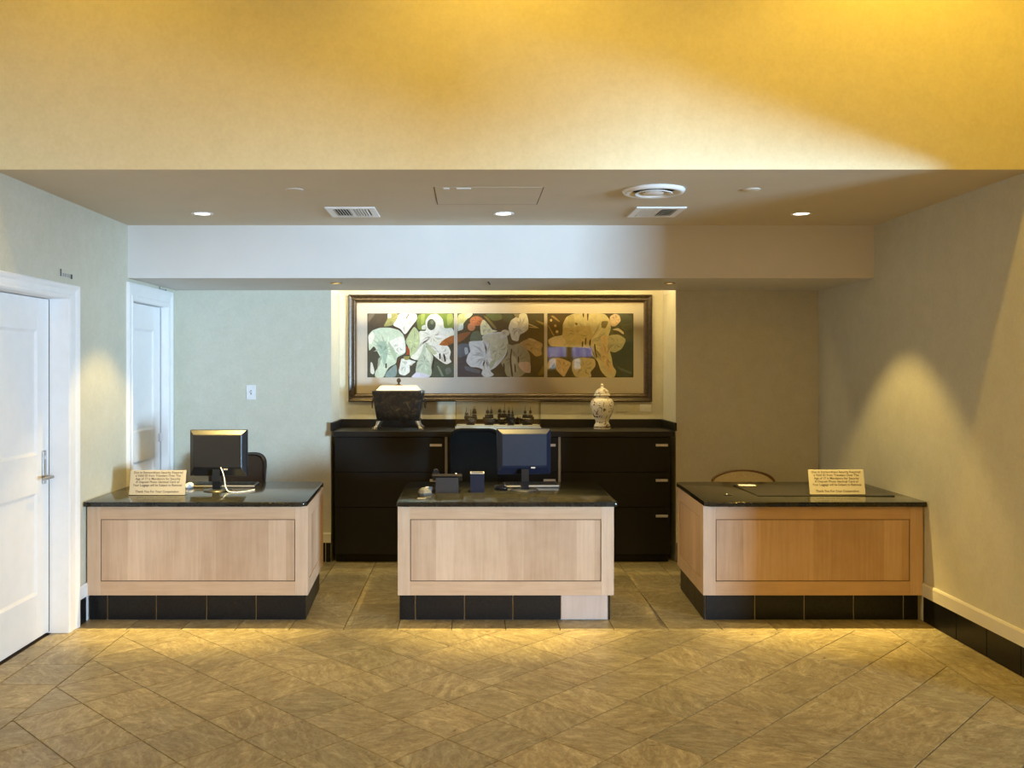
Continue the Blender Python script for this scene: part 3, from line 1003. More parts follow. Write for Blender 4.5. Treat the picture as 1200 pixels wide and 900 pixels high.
LEAF, PETAL, STEM = 'leaf', 'petal', 'stamen'
PANELS = [
    # (crop origin x, y), background, shapes in 10x crop pixels
    ((425, 360), (50, 70, 1070, 825), (62, 70, 62), [
        (LEAF, (122, 148, 70), [(630, 70), (1070, 70), (1070, 260), (960, 270), (740, 265), (640, 265)]),
        (LEAF, (160, 178, 96), [(680, 75), (735, 75), (715, 190), (680, 210)]),
        (LEAF, (165, 182, 100), [(985, 75), (1060, 75), (1055, 170), (990, 230)]),
        (LEAF, (76, 70, 60), [(50, 70), (300, 70), (260, 210), (230, 235), (110, 275), (52, 300)]),
        (LEAF, (112, 104, 92), [(60, 72), (150, 72), (95, 140), (58, 190)]),
        (LEAF, (160, 160, 104), [(300, 70), (420, 70), (400, 150), (340, 215), (235, 228), (280, 160)]),
        (PETAL, (240, 238, 226), [(290, 75), (335, 72), (330, 125), (290, 130)]),
        (PETAL, (250, 250, 240), [(420, 70), (630, 70), (637, 130), (612, 180), (495, 330), (440, 250), (345, 210), (400, 140)]),
        (STEM, (120, 112, 96), [(500, 130), (535, 72), (550, 72), (510, 140)]),
        (STEM, (48, 50, 40), [(500, 320), (615, 165), (630, 170), (520, 330)]),
        (LEAF, (52, 48, 40), [(300, 232), (360, 220), (440, 250), (480, 310), (475, 330), (400, 265)]),
        (PETAL, (206, 223, 206), [(60, 330), (110, 270), (200, 238), (320, 238), (420, 265), (470, 312), (500, 400), (505, 540), (400, 585), (390, 660), (310, 700), (270, 760), (245, 825), (140, 825), (140, 760), (195, 680), (212, 600), (170, 520), (130, 450), (70, 520), (65, 400)]),
        (PETAL, (165, 192, 178), [(150, 405), (275, 390), (300, 520), (255, 700), (222, 610), (190, 520)]),
        (PETAL, (240, 242, 236), [(300, 400), (460, 330), (495, 420), (500, 530), (420, 560), (350, 470)]),
        (PETAL, (240, 240, 232), [(62, 340), (120, 280), (140, 340), (100, 430), (70, 430)]),
        (PETAL, (178, 200, 178), [(290, 400), (310, 410), (400, 560), (385, 640), (330, 540)]),
        (STEM, (44, 52, 44), [(262, 660), (282, 655), (280, 715), (262, 715)]),
        (PETAL, (130, 156, 156), [(272, 765), (390, 660), (405, 740), (385, 822), (255, 822)]),
        (PETAL, (222, 226, 220), [(90, 640), (110, 650), (140, 760), (120, 790), (85, 770)]),
        (PETAL, (196, 210, 166), [(495, 395), (600, 215), (660, 290), (672, 400), (640, 520), (560, 605), (535, 470)]),
        (PETAL, (241, 243, 233), [(655, 275), (745, 280), (732, 160), (785, 85), (870, 72), (940, 140), (952, 250), (1045, 240), (1070, 275), (1070, 335), (960, 370), (890, 445), (800, 485), (735, 410), (700, 490), (645, 630), (545, 590), (640, 515), (672, 400)]),
        (LEAF, (72, 88, 74), ell(803, 202, 50, 68)),
        (LEAF, (118, 130, 112), ell(812, 175, 20, 26)),
        (PETAL, (228, 230, 222), [(690, 220), (735, 200), (740, 260), (690, 262)]),
        (PETAL, (236, 239, 234), [(715, 405), (890, 425), (1000, 450), (1035, 520), (1015, 600), (1045, 640), (980, 675), (900, 625), (830, 565), (780, 505)]),
        (PETAL, (190, 200, 168), [(720, 410), (760, 420), (880, 545), (830, 560), (770, 500)]),
        (PETAL, (190, 206, 190), [(715, 430), (760, 480), (832, 580), (800, 700), (812, 770), (785, 822), (630, 822), (618, 740), (640, 620), (690, 520)]),
        (PETAL, (225, 232, 215), [(730, 450), (800, 560), (800, 680), (750, 600)]),
        (PETAL, (215, 216, 232), [(630, 755), (790, 800), (780, 825), (560, 825), (590, 795)]),
        (PETAL, (226, 233, 228), [(420, 610), (470, 600), (560, 615), (630, 640), (545, 680), (555, 760), (490, 805), (420, 785)]),
        (LEAF, (66, 88, 76), [(840, 620), (980, 682), (1070, 645), (1070, 825), (785, 825), (832, 740)]),
        (LEAF, (122, 142, 124), [(865, 680), (895, 695), (955, 815), (925, 815)]),
        (LEAF, (98, 114, 110), [(960, 720), (1020, 700), (1050, 760), (980, 800)]),
        (LEAF, (168, 102, 52), [(890, 440), (950, 378), (1075, 320), (1075, 420), (990, 452), (920, 448)]),
        (LEAF, (162, 70, 42), [(498, 452), (547, 488), (553, 555), (505, 560), (520, 510)]),
        (STEM, (80, 56, 42), [(398, 620), (460, 578), (445, 625), (428, 720), (400, 770)]),
        (LEAF, (150, 150, 90), [(470, 575), (560, 570), (530, 620), (490, 620)]),
        (STEM, (46, 60, 50), [(540, 600), (650, 625), (645, 640), (560, 620)]),
        (STEM, (34, 36, 34), [(893, 540), (912, 540), (916, 605), (898, 612)]),
        (STEM, (34, 36, 34), [(940, 535), (965, 560), (978, 635), (958, 640)]),
        (STEM, (40, 46, 40), [(825, 575), (840, 575), (835, 680), (818, 740)]),
    ]),
    ((530, 360), (60, 70, 1080, 820), (64, 66, 50), [
        (LEAF, (202, 206, 150), [(60, 70), (250, 70), (150, 160), (95, 260), (60, 290)]),
        (LEAF, (238, 236, 205), [(150, 70), (250, 70), (200, 125), (150, 130)]),
        (LEAF, (220, 226, 214), [(70, 200), (130, 180), (130, 260), (64, 280)]),
        (LEAF, (100, 118, 74), [(370, 75), (580, 75), (590, 140), (480, 165)]),
        (LEAF, (140, 134, 76), [(360, 90), (420, 120), (530, 250), (500, 260), (400, 140)]),
        (LEAF, (70, 88, 66), [(580, 80), (700, 75), (730, 110), (660, 190), (600, 160)]),
        (LEAF, (202, 128, 88), ell(285, 160, 80, 58)),
        (LEAF, (208, 142, 104), ell(225, 230, 46, 48)),
        (LEAF, (142, 92, 58), [(60, 312), (235, 278), (150, 370), (60, 425)]),
        (LEAF, (96, 118, 98), [(230, 290), (315, 270), (375, 395), (195, 405)]),
        (LEAF, (84, 104, 122), [(60, 430), (200, 420), (205, 560), (60, 600)]),
        (LEAF, (176, 192, 200), [(140, 470), (180, 470), (190, 540), (150, 560)]),
        (LEAF, (60, 70, 80), [(60, 600), (170, 560), (170, 690), (355, 740), (355, 820), (60, 820)]),
        (LEAF, (92, 108, 118), [(140, 680), (330, 740), (320, 780), (150, 740)]),
        (PETAL, (242, 239, 198), [(365, 135), (425, 200), (475, 270), (545, 275), (450, 305), (335, 335), (325, 210)]),
        (PETAL, (226, 229, 228), [(185, 395), (365, 395), (345, 335), (450, 300), (580, 285), (645, 330), (655, 450), (632, 560), (560, 655), (500, 712), (440, 742), (495, 792), (440, 820), (370, 818), (340, 780), (360, 730), (300, 705), (215, 702), (160, 640), (180, 560), (215, 520)]),
        (PETAL, (206, 209, 184), [(430, 420), (645, 335), (662, 450), (600, 585), (480, 660), (450, 560)]),
        (PETAL, (186, 190, 164), [(440, 640), (520, 600), (480, 700), (440, 730)]),
        (PETAL, (214, 212, 188), [(350, 330), (570, 300), (560, 380), (430, 430), (370, 390)]),
        (PETAL, (233, 231, 212), [(655, 245), (688, 150), (750, 112), (800, 65), (875, 68), (898, 180), (892, 262), (840, 300), (792, 320), (775, 405), (700, 385), (680, 310)]),
        (LEAF, (150, 146, 108), [(715, 75), (790, 75), (780, 130), (740, 110)]),
        (PETAL, (222, 220, 196), ell(620, 302, 52, 40)),
        (PETAL, (196, 190, 160), ell(606, 300, 22, 18)),
        (PETAL, (166, 166, 138), [(640, 415), (700, 450), (780, 420), (865, 470), (915, 560), (922, 775), (860, 765), (800, 822), (640, 822), (598, 700), (565, 640), (652, 560)]),
        (PETAL, (196, 196, 170), [(690, 560), (740, 580), (760, 640), (720, 780), (690, 700)]),
        (PETAL, (226, 207, 192), [(780, 640), (920, 640), (922, 775), (850, 765), (780, 700)]),
        (PETAL, (192, 172, 128), [(775, 425), (880, 370), (940, 380), (1010, 398), (1065, 430), (1042, 500), (1055, 560), (980, 582), (920, 520), (860, 485)]),
        (PETAL, (214, 202, 164), [(880, 365), (930, 362), (1000, 395), (940, 405)]),
        (STEM, (48, 42, 32), [(690, 480), (705, 490), (690, 600), (715, 815), (695, 815), (672, 620)]),
        (STEM, (48, 42, 32), [(596, 660), (612, 660), (618, 745), (604, 745)]),
        (STEM, (48, 42, 32), [(728, 640), (745, 690), (748, 765), (732, 755)]),
        (STEM, (48, 42, 32), [(768, 560), (788, 600), (780, 665), (768, 640)]),
        (STEM, (204, 192, 146), [(900, 188), (1040, 248), (900, 238), (905, 225), (970, 235), (900, 205)]),
        (STEM, (150, 132, 78), [(970, 148), (1080, 180), (1080, 210), (1030, 190)]),
        (LEAF, (124, 108, 54), [(1000, 790), (1080, 665), (1080, 785), (1020, 805)]),
    ]),
    ((635, 360), (65, 70, 1080, 825), (66, 62, 42), [
        (LEAF, (74, 84, 72), [(800, 70), (1080, 70), (1080, 825), (870, 825), (800, 560)]),
        (LEAF, (98, 108, 96), [(880, 690), (1060, 760), (1060, 790), (920, 740)]),
        (LEAF, (92, 100, 84), [(920, 210), (1070, 180), (1070, 260), (970, 280)]),
        (LEAF, (78, 66, 40), [(65, 70), (295, 70), (245, 335), (140, 340), (66, 260)]),
        (STEM, (170, 148, 96), [(100, 100), (140, 95), (220, 170), (200, 170)]),
        (STEM, (170, 148, 96), [(65, 200), (80, 210), (155, 340), (130, 330)]),
        (PETAL, (220, 200, 150), ell(110, 152, 14, 16)),
        (PETAL, (200, 178, 120), ell(160, 216, 16, 16)),
        (PETAL, (226, 206, 156), ell(180, 286, 17, 17)),
        (PETAL, (214, 204, 160), [(290, 110), (380, 66), (470, 66), (560, 66), (740, 66), (805, 150), (815, 250), (785, 330), (795, 500), (825, 600), (835, 690), (880, 750), (855, 825), (760, 825), (688, 740), (650, 600), (600, 490), (500, 475), (300, 465), (95, 460), (70, 380), (150, 340), (250, 330), (245, 200)]),
        (PETAL, (196, 186, 138), [(300, 110), (370, 70), (390, 200), (360, 240), (310, 220)]),
        (PETAL, (202, 184, 130), [(250, 240), (400, 230), (560, 210), (600, 330), (560, 430), (300, 440), (240, 340)]),
        (PETAL, (224, 206, 168), [(80, 380), (250, 350), (290, 400), (250, 455), (110, 450)]),
        (LEAF, (110, 96, 58), [(380, 180), (430, 185), (410, 215)]),
        (STEM, (60, 50, 30), [(478, 70), (500, 70), (495, 120), (485, 115)]),
        (STEM, (60, 50, 30), [(532, 70), (552, 72), (545, 160), (535, 150)]),
        (LEAF, (132, 118, 76), [(700, 160), (790, 160), (750, 250), (700, 240)]),
        (PETAL, (226, 204, 178), [(795, 110), (860, 66), (915, 95), (932, 160), (870, 222), (815, 225)]),
        (PETAL, (196, 192, 156), [(775, 330), (900, 315), (995, 375), (945, 485), (860, 535), (775, 505)]),
        (PETAL, (236, 226, 196), [(820, 262), (900, 238), (965, 290), (965, 325), (900, 275)]),
        (LEAF, (72, 60, 36), [(820, 290), (900, 285), (985, 330), (900, 315)]),
        (PETAL, (222, 196, 148), [(685, 330), (785, 330), (775, 600), (850, 700), (820, 800), (740, 700), (690, 600)]),
        (PETAL, (206, 192, 148), [(355, 620), (450, 590), (625, 600), (635, 690), (570, 760), (590, 830), (395, 825), (355, 740)]),
        (PETAL, (216, 190, 148), [(140, 585), (250, 605), (355, 650), (290, 770), (262, 832), (170, 740)]),
        (PETAL, (206, 180, 120), [(65, 640), (145, 582), (155, 650), (65, 745)]),
        (LEAF, (82, 54, 36), [(60, 560), (100, 580), (80, 630), (62, 640)]),
        (STEM, (52, 38, 26), [(470, 410), (490, 395), (486, 465), (472, 470)]),
        (STEM, (52, 38, 26), [(510, 370), (528, 350), (520, 440), (505, 440)]),
        (STEM, (52, 38, 26), [(560, 385), (580, 370), (575, 445), (555, 450)]),
        (STEM, (52, 38, 26), [(612, 430), (630, 430), (635, 520), (655, 600), (635, 590)]),
    ]),
]
for k, ((ox, oy), (a0, b0, a1, b1), bg, shapes) in enumerate(PANELS):
    P = lambda x, y: (fx_(ox + x / 10.0), fz_(oy + y / 10.0))
    xa, za = P(a0, b1)
    xb, zb = P(a1, b0)
    be = 0.003
    pr_ = part('print', MB().box(xa, xb, FY + 0.0215, FY + 0.0224, za, zb), flat(bg), art)
    bev = MB()
    for q0, q1, q2, q3 in ((xa - be, xb + be, za - be, za), (xa - be, xb + be, zb, zb + be), (xa - be, xa, za, zb), (xb, xb + be, za, zb)):
        bev.box(q0, q1, FY + 0.0212, FY + 0.0226, q2, q3)
    part('mount_bevel', bev, M_BEVEL, pr_)
    for n_, (nm, col, pts) in enumerate(shapes):
        yy = FY + 0.0213 - 0.0001 * n_
        c = chaikin([(min(max(x, a0 + 1), a1 - 1), min(max(y, b0 + 1), b1 - 1)) for x, y in pts], 2)
        pe = MB().poly([(P(x, y)[0], yy, P(x, y)[1]) for x, y in c])
        fl = flat(col)
        if nm != STEM and len(pts) >= 6 and max(col) > 150:
            cx, cy = sum(x for x, _ in c) / len(c), sum(y for _, y in c) / len(c)
            rv = random.Random(n_ * 7 + k)
            sh, hi = flat(tuple(int(v_ * 0.84) for v_ in col)), flat(tuple(min(255, int(v_ * 1.07 + 4)) for v_ in col))
            n0 = len(pe.bm.faces)
            for q_ in range(len(pts)):
                tx, ty = pts[q_]
                e_ = 0.62 + 0.22 * rv.random()
                sx_, sy_ = cx + (tx - cx) * 0.12, cy + (ty - cy) * 0.12
                ex_, ey_ = cx + (tx - cx) * e_, cy + (ty - cy) * e_
                dx_, dy_ = ex_ - sx_, ey_ - sy_
                ln = math.hypot(dx_, dy_)
                if ln < 40:
                    continue
                wv = 5 + 9 * rv.random()
                mx_, my_ = sx_ + dx_ * 0.5 - dy_ / ln * wv * 1.5, sy_ + dy_ * 0.5 + dx_ / ln * wv * 1.5
                nx_, ny_ = -dy_ / ln * wv, dx_ / ln * wv
                quad = [(sx_, sy_), (mx_ + nx_, my_ + ny_), (ex_, ey_), (mx_ - nx_, my_ - ny_)]
                pe.poly([(P(x, y)[0], yy - 0.00004, P(x, y)[1]) for x, y in quad])
                pe.bm.faces.ensure_lookup_table()
                pe.bm.faces[-1].material_index = 1 if rv.random() < 0.62 else 2
            part(nm, pe, [fl, sh, hi], pr_)
        else:
            part(nm, pe, fl, pr_)

# ------------------------------------------------------------------ objects on the worktop
# lacquered casket
bxX, bxY = bx(467.3, 7.95), 7.95
root = thing('lacquer_casket', 'black lacquered casket with sloping lid coloured pale for its shine on clawed feet', 'box', (bxX, bxY, CZ))


def rring(hx, hy, z, r=0.02, n=3):
    o = rounded_outline([(-hx, -hy), (hx, -hy), (hx, hy), (-hx, hy)], [r] * 4, n)
    return [(x, y, z) for x, y in o]


part('body', MB().loft([rring(0.178, 0.105, 0.088), rring(0.185, 0.11, 0.10), rring(0.200, 0.122, 0.19), rring(0.214, 0.132, 0.29), rring(0.222, 0.138, 0.312), rring(0.222, 0.138, 0.325)]), M_LACQ, root, True, world=False)
part('moulding', MB().loft([rring(0.190, 0.116, 0.078), rring(0.196, 0.12, 0.088), rring(0.182, 0.108, 0.093)]), M_LACQ, root, True, world=False)
lid = part('lid', MB().loft([rring(0.224, 0.14, 0.3255), rring(0.224, 0.14, 0.334), rring(0.205, 0.124, 0.340)]), M_LACQ, root, True, world=False)
part('lid_slope', MB().loft([rring(0.192, 0.112, 0.3405), rring(0.158, 0.070, 0.378), rring(0.150, 0.062, 0.381)]), M_LIDSHINE, lid, True, world=False)
part('knob', MB().lathe([(0.026, 0.381), (0.024, 0.388), (0.009, 0.394), (0.007, 0.404), (0.016, 0.412), (0.020, 0.424), (0.014, 0.440), (0.004, 0.446)], 16), M_BRONZE, lid, True, world=False)
part('knob_collar', MB().lathe([(0.034, 0.3812), (0.032, 0.387), (0.025, 0.3875)], 16), M_BRASS, lid, True, world=False)
for sx in (-1, 1):
    for sy in (-1, 1):
        fx, fy = sx * 0.165, sy * 0.09
        f = part('foot', MB().tube([(fx * 0.95, fy * 0.95, 0.088), (fx * 1.02, fy * 1.0, 0.062), (fx * 1.10, fy * 1.08, 0.034), (fx * 1.18, fy * 1.2, 0.016), (fx * 1.26, fy * 1.32, 0.011)], [0.022, 0.020, 0.013, 0.016, 0.011], 10), M_GOLD, root, True, world=False)
        cl_ = MB()
        for dx in (-0.012, 0.0, 0.012):
            cl_.tube([(fx * 1.16 + dx, fy * 1.15, 0.02), (fx * 1.20 + dx * 1.3, fy * 1.35, 0.016), (fx * 1.22 + dx * 1.5, fy * 1.5, 0.005)], [0.007, 0.006, 0.0045], 6)
        part('claw', cl_, M_GOLD, f, True, world=False)
for sx in (-1, 1):
    h = part('handle', MB().lathe([(0.013, -0.012), (0.016, 0.0), (0.013, 0.012)], 10, (sx * 0.213, 0, 0.26)), M_BRONZE, root, True, world=False)
    part('ring', MB().tube([(sx * 0.232 + sx * 0.004 * math.sin(a), 0.036 * math.sin(a), 0.222 + 0.038 * math.cos(a)) for a in [2 * PI * i / 16 for i in range(17)]], 0.005, 6), M_BRONZE, h, True, world=False)

# ginger jar
jx, jy = bx(705.7, 7.95), 7.95
root = thing('ginger_jar', 'lidded porcelain ginger jar painted with brown blossom branches', 'jar', (jx, jy, CZ))
part('body', MB().lathe([(0.058, 0.0), (0.072, 0.001), (0.074, 0.010), (0.068, 0.018), (0.072, 0.024), (0.071, 0.034), (0.058, 0.055), (0.056, 0.066), (0.070, 0.100), (0.089, 0.145), (0.102, 0.195), (0.1035, 0.215), (0.098, 0.243), (0.082, 0.264), (0.058, 0.275), (0.054, 0.290)], 32), M_PORC, root, True, world=False)
part('foot_ring', MB().lathe([(0.0735, 0.0165), (0.0755, 0.019), (0.0735, 0.0215)], 32, cap=False), M_BRONZE, root, True, world=False)
l = part('lid', MB().lathe([(0.058, 0.2905), (0.071, 0.291), (0.073, 0.299), (0.064, 0.306), (0.061, 0.322), (0.050, 0.340), (0.030, 0.354), (0.012, 0.360)], 32), M_PORC, root, True, world=False)
part('finial', MB().lathe([(0.012, 0.3605), (0.016, 0.364), (0.008, 0.369), (0.010, 0.377), (0.013, 0.385), (0.008, 0.395), (0.001, 0.403)], 16), M_PORCW, l, True, world=False)
for k in range(3):
    ang = -1.9 + 0.55 * k
    st_ = MB()
    pts = []
    for i in range(8):
        s = i / 7
        a = ang + 0.5 * s + 0.15 * math.sin(5 * s + k)
        z = 0.10 + 0.135 * s
        r = 0.0705 + (0.1035 - 0.0705) * min(1, (z - 0.10) / 0.11) if z < 0.215 else 0.1035 - 0.35 * (z - 0.215)
        pts.append((r * 1.004 * math.cos(a), r * 1.004 * math.sin(a), z))
    part('painted_branch', st_.tube(pts, 0.0025, 5), plain('jar_brown', (0.10, 0.07, 0.03), 0.4), root, True, world=False)

# display case
dcx0, dcx1, dcy0, dcy1 = bx(533.3, 7.80), bx(634, 7.80), 7.79, 8.03
root = thing('display_case', 'low clear acrylic case on a pale base holding tiny ships', 'display case', ((dcx0 + dcx1) / 2, (dcy0 + dcy1) / 2, CZ))
part('base', MB().box(dcx0, dcx1, dcy0, dcy1, CZ, CZ + 0.030, 0.003), M_CASEBASE, root)
part('plinth_top', MB().box(dcx0 + 0.012, dcx1 - 0.012, dcy0 + 0.012, dcy1 - 0.012, CZ + 0.0305, CZ + 0.040, 0.002), M_CASEBASE, root)
zc0, zc1 = CZ + 0.0305, CZ + 0.245
th = 0.004
cv = MB()
cv.box(dcx0 + 0.004, dcx1 - 0.004, dcy0 + 0.004, dcy0 + 0.004 + th, zc0, zc1).box(dcx0 + 0.004, dcx1 - 0.004, dcy1 - 0.004 - th, dcy1 - 0.004, zc0, zc1)
cv.box(dcx0 + 0.004, dcx0 + 0.004 + th, dcy0 + 0.0085, dcy1 - 0.0085, zc0, zc1).box(dcx1 - 0.004 - th, dcx1 - 0.004, dcy0 + 0.0085, dcy1 - 0.0085, zc0, zc1)
cv.box(dcx0 + 0.004, dcx1 - 0.004, dcy0 + 0.004, dcy1 - 0.004, zc1 + 0.0003, zc1 + th)
part('cover', cv, M_ACRYLIC, root)


def ship(px, y, wid, masts, label, lean=0.0, flip=1):
    x = bx(px, y)
    z = CZ + 0.0405
    r = thing('model_ship', label, 'ornament', (x, y, z), 0.0, 'model ships in the acrylic case')
    h = wid / 2
    # hull: lofted sections along x
    secs = []
    for s in (-1.0, -0.8, -0.4, 0.0, 0.4, 0.8, 1.0):
        b = 0.024 * (1 - abs(s) ** 2.2) + 0.003
        top = 0.044 + 0.016 * s * s + (0.012 if s < -0.7 else 0.0)
        bot = 0.006 + 0.008 * s * s
        secs.append([(flip * s * h, -b, top), (flip * s * h, -b * 0.9, (top + bot) / 2), (flip * s * h * 0.96, 0, bot), (flip * s * h, b * 0.9, (top + bot) / 2), (flip * s * h, b, top)])
    part('hull', MB().loft(secs), M_BRONZE, r, False, world=False)
    part('stand', MB().box(-h * 0.75, h * 0.75, -0.016, 0.016, 0.0, 0.008, 0.002), M_BRONZE, r, world=False)
    for (dx, hh, sails) in masts:
        ms = part('mast', MB().tube([(dx, 0, 0.03), (dx + lean, 0, hh * 0.6), (dx + lean * 1.6, 0, hh)], [0.0032, 0.0028, 0.0018], 6), M_BRONZE, r, True, world=False)
        for (z0, z1, sw) in sails:
            rows = []
            for i in range(5):
                s = i / 4
                bul = -0.012 * math.sin(PI * s)
                ww = sw * 1.35 * (1.0 - 0.25 * s)
                zz = z0 + (z1 - z0) * s
                rows.append([(dx - ww / 2, -0.004 + bul * 0.6, zz), (dx, -0.004 + bul, zz), (dx + ww / 2, -0.004 + bul * 0.6, zz), (dx + ww / 2, -0.001 + bul * 0.6, zz), (dx, -0.001 + bul, zz), (dx - ww / 2, -0.001 + bul * 0.6, zz)])
            part('sail', MB().loft(rows), M_BRONZE, ms, True, world=False)
    part('bowsprit', MB().tube([(flip * h * 0.9, 0, 0.045), (flip * h * 1.25, 0, 0.062)], [0.003, 0.0015], 6), M_BRONZE, r, True, world=False)
    return r


ship(551.5, 7.88, 0.098, [(-0.035, 0.150, [(0.055, 0.085, 0.034), (0.09, 0.112, 0.024)]), (0.0, 0.135, [(0.06, 0.08, 0.03)]), (0.033, 0.158, [(0.055, 0.09, 0.036), (0.098, 0.128, 0.030), (0.13, 0.148, 0.02)])], 'three-masted tiny dark ship standing apart near the casket end of its case')
ship(573, 7.87, 0.105, [(-0.012, 0.158, [(0.055, 0.09, 0.042), (0.10, 0.13, 0.024)]), (0.020, 0.160, [(0.06, 0.09, 0.032), (0.10, 0.135, 0.018)])], 'broad two-masted tiny dark ship beside the tallest mast')
ship(588.5, 7.93, 0.076, [(-0.022, 0.152, [(0.06, 0.095, 0.03), (0.105, 0.135, 0.024)]), (0.018, 0.186, [(0.06, 0.095, 0.04), (0.105, 0.125, 0.020)])], 'tiny dark ship with the tallest mast in the case', lean=0.002)
ship(598.5, 7.845, 0.080, [(-0.016, 0.158, [(0.05, 0.10, 0.026), (0.105, 0.13, 0.014)]), (0.015, 0.152, [(0.05, 0.095, 0.024), (0.10, 0.125, 0.012)])], 'slim two-masted tiny dark ship just in front of the tall-masted one')
ship(606.5, 7.96, 0.05, [(0.0, 0.075, [(0.045, 0.065, 0.02)])], 'smallest single-masted dark ship in the acrylic case', flip=-1)
ship(618, 7.88, 0.115, [(-0.020, 0.160, [(0.06, 0.09, 0.04), (0.10, 0.125, 0.020)]), (0.026, 0.156, [(0.058, 0.088, 0.038), (0.10, 0.128, 0.018)])], 'wide two-masted tiny dark ship at the jar end of its case', flip=-1)

# wall plates and light switch
for px0, px1, mat, lab, nm in ((749.6, 763.0, M_WHITEPL, 'white horizontal wall plate under the picture corner beside the jar', 'wall_plate'),
                               (722.0, 736.0, M_WALL, 'wall-coloured horizontal socket plate behind the jar', 'wall_plate')):
    a, b = bx(px0, YA), bx(px1, YA)
    root = thing(nm, lab, 'socket', ((a + b) / 2, YA - 0.002, 1.25))
    part('plate', MB().box(a, b, YA - 0.008, YA - 0.0005, 1.252, 1.322, 0.002), mat, root)
    for s in (0.3, 0.7):
        c_ = a + (b - a) * s
        part('socket_face', MB().box(c_ - 0.014, c_ + 0.014, YA - 0.010, YA - 0.0082, 1.270, 1.304, 0.001), mat, root)
sx0, sx1 = bx(288.8, YW), bx(300.0, YW)
root = thing('light_switch', 'white toggle light switch on the pale back wall behind the monitor', 'switch', ((sx0 + sx1) / 2, YW - 0.002, 1.38))
part('plate', MB().box(sx0, sx1, YW - 0.007, YW - 0.0005, 1.382, 1.506, 0.002), M_WHITEPL, root)
part('toggle_slot', MB().box((sx0 + sx1) / 2 - 0.006, (sx0 + sx1) / 2 + 0.006, YW - 0.0082, YW - 0.0072, 1.425, 1.463), M_GREYPL, root)
part('toggle', MB().prism([(YW - 0.008, 1.438), (YW - 0.020, 1.448), (YW - 0.020, 1.455), (YW - 0.008, 1.454)], (sx0 + sx1) / 2 - 0.004, (sx0 + sx1) / 2 + 0.004, axis='x'), M_WHITEPL, root)


# ------------------------------------------------------------------ things on the desks
def monitor(x, y, w_, z0, z1, rz, label, plas):
    r = thing('monitor', label, 'monitor', (x, y, GZ1), rz)
    a, b = z0 - GZ1, z1 - GZ1
    h = w_ / 2
    bez = part('bezel', MB().box(-h, h, 0.018, 0.046, a, b, 0.004, 2), plas, r, True, world=False)
    part('screen', MB().box(-h + 0.018, h - 0.018, 0.0455, 0.0475, a + 0.022, b - 0.018), M_SCREEN, bez, world=False)

    def rg(i, y_, dz=0.0):
        return [(-h + i, y_, a + i + dz), (h - i, y_, a + i + dz), (h - i, y_, b - i), (-h + i, y_, b - i)]
    part('back_shell', MB().loft([rg(0.002, 0.0185), rg(0.004, 0.012), rg(0.030, -0.014, 0.02), rg(0.036, -0.018, 0.03)]), plas, r, False, world=False)
    nk = part('neck', MB().loft([[(-0.028, -0.040, 0.014), (0.028, -0.040, 0.014), (0.028, 0.006, 0.014), (-0.028, 0.006, 0.014)],
                                 [(-0.026, -0.046, 0.07), (0.026, -0.046, 0.07), (0.026, -0.014, 0.07), (-0.026, -0.014, 0.07)],
                                 [(-0.026, -0.046, 0.155), (0.026, -0.046, 0.155), (0.026, -0.0182, 0.155), (-0.026, -0.0182, 0.155)]]), M_PLASTIC2, r, world=False)
    part('base', MB().lathe([(0.098, 0.0), (0.100, 0.004), (0.095, 0.009), (0.055, 0.0138)], 28), plas, r, True, world=False)
    part('connector', MB().box(0.045, 0.075, -0.024, -0.0185, a + 0.045, a + 0.055, 0.001), M_GREYPL, r, world=False)
    return r


monitor(bx(254.4, 6.42), 6.44, 0.406, 0.886, 1.214, 0.0, 'black flat monitor on the desk by the doors, seen from behind', M_PLASTIC)
monitor(bx(614.5, 6.42), 6.44, 0.385, 0.898, 1.222, math.radians(5), 'black flat monitor turned slightly on the free-standing desk', M_DAYTINT)


def keyboard(x, y, rz, wd, label):
    r = thing('keyboard', label, 'keyboard', (x, y, GZ1), rz)
    part('tray', MB().prism([(-0.072, 0.0), (0.072, 0.0), (0.072, 0.014), (0.066, 0.020), (-0.066, 0.013), (-0.072, 0.010)], -wd / 2, wd / 2, axis='x'), M_PLASTIC, r, world=False)
    for row in range(4):
        nk_ = MB()
        yy = -0.050 + row * 0.027
        z = 0.0145 + row * 0.0015
        for i in range(14):
            xx = -wd / 2 + 0.012 + i * (wd - 0.024) / 14
            nk_.box(xx, xx + (wd - 0.024) / 14 - 0.003, yy, yy + 0.021, z, z + 0.006)
        part('key_row', nk_, M_PLASTIC2, r, world=False)
    part('rear_edge', MB().box(-wd / 2 + 0.004, wd / 2 - 0.004, -0.0755, -0.0722, 0.002, 0.012), M_GREYPL, r, world=False)
    return r


keyboard(bx(266, 6.72), 6.70, PI * 0 + 0.0, 0.46, 'black keyboard with a pale edge behind the monitor by the doors')
keyboard(bx(622, 6.72), 6.70, 0.05, 0.40, 'black keyboard behind the turned monitor on the free-standing desk')


def mouse(x, y, mat, label, rz=0.0, cord=True):
    r = thing('computer_mouse', label, 'mouse', (x, y, GZ1), rz)
    rings = []
    for zz, s in ((0.0, 0.92), (0.006, 1.0), (0.018, 0.95), (0.028, 0.75), (0.034, 0.40)):
        rings.append([(0.030 * s * math.cos(a), 0.052 * s * math.sin(a) + (0.006 if zz > 0.02 else 0), zz) for a in [2 * PI * i / 18 for i in range(18)]])
    part('shell', MB().loft(rings), mat, r, True, world=False)
    part('wheel', MB().tube([(-0.004, -0.030, 0.027), (0.004, -0.030, 0.027)], 0.006, 10), M_GREYPL, r, True, world=False)
    return r


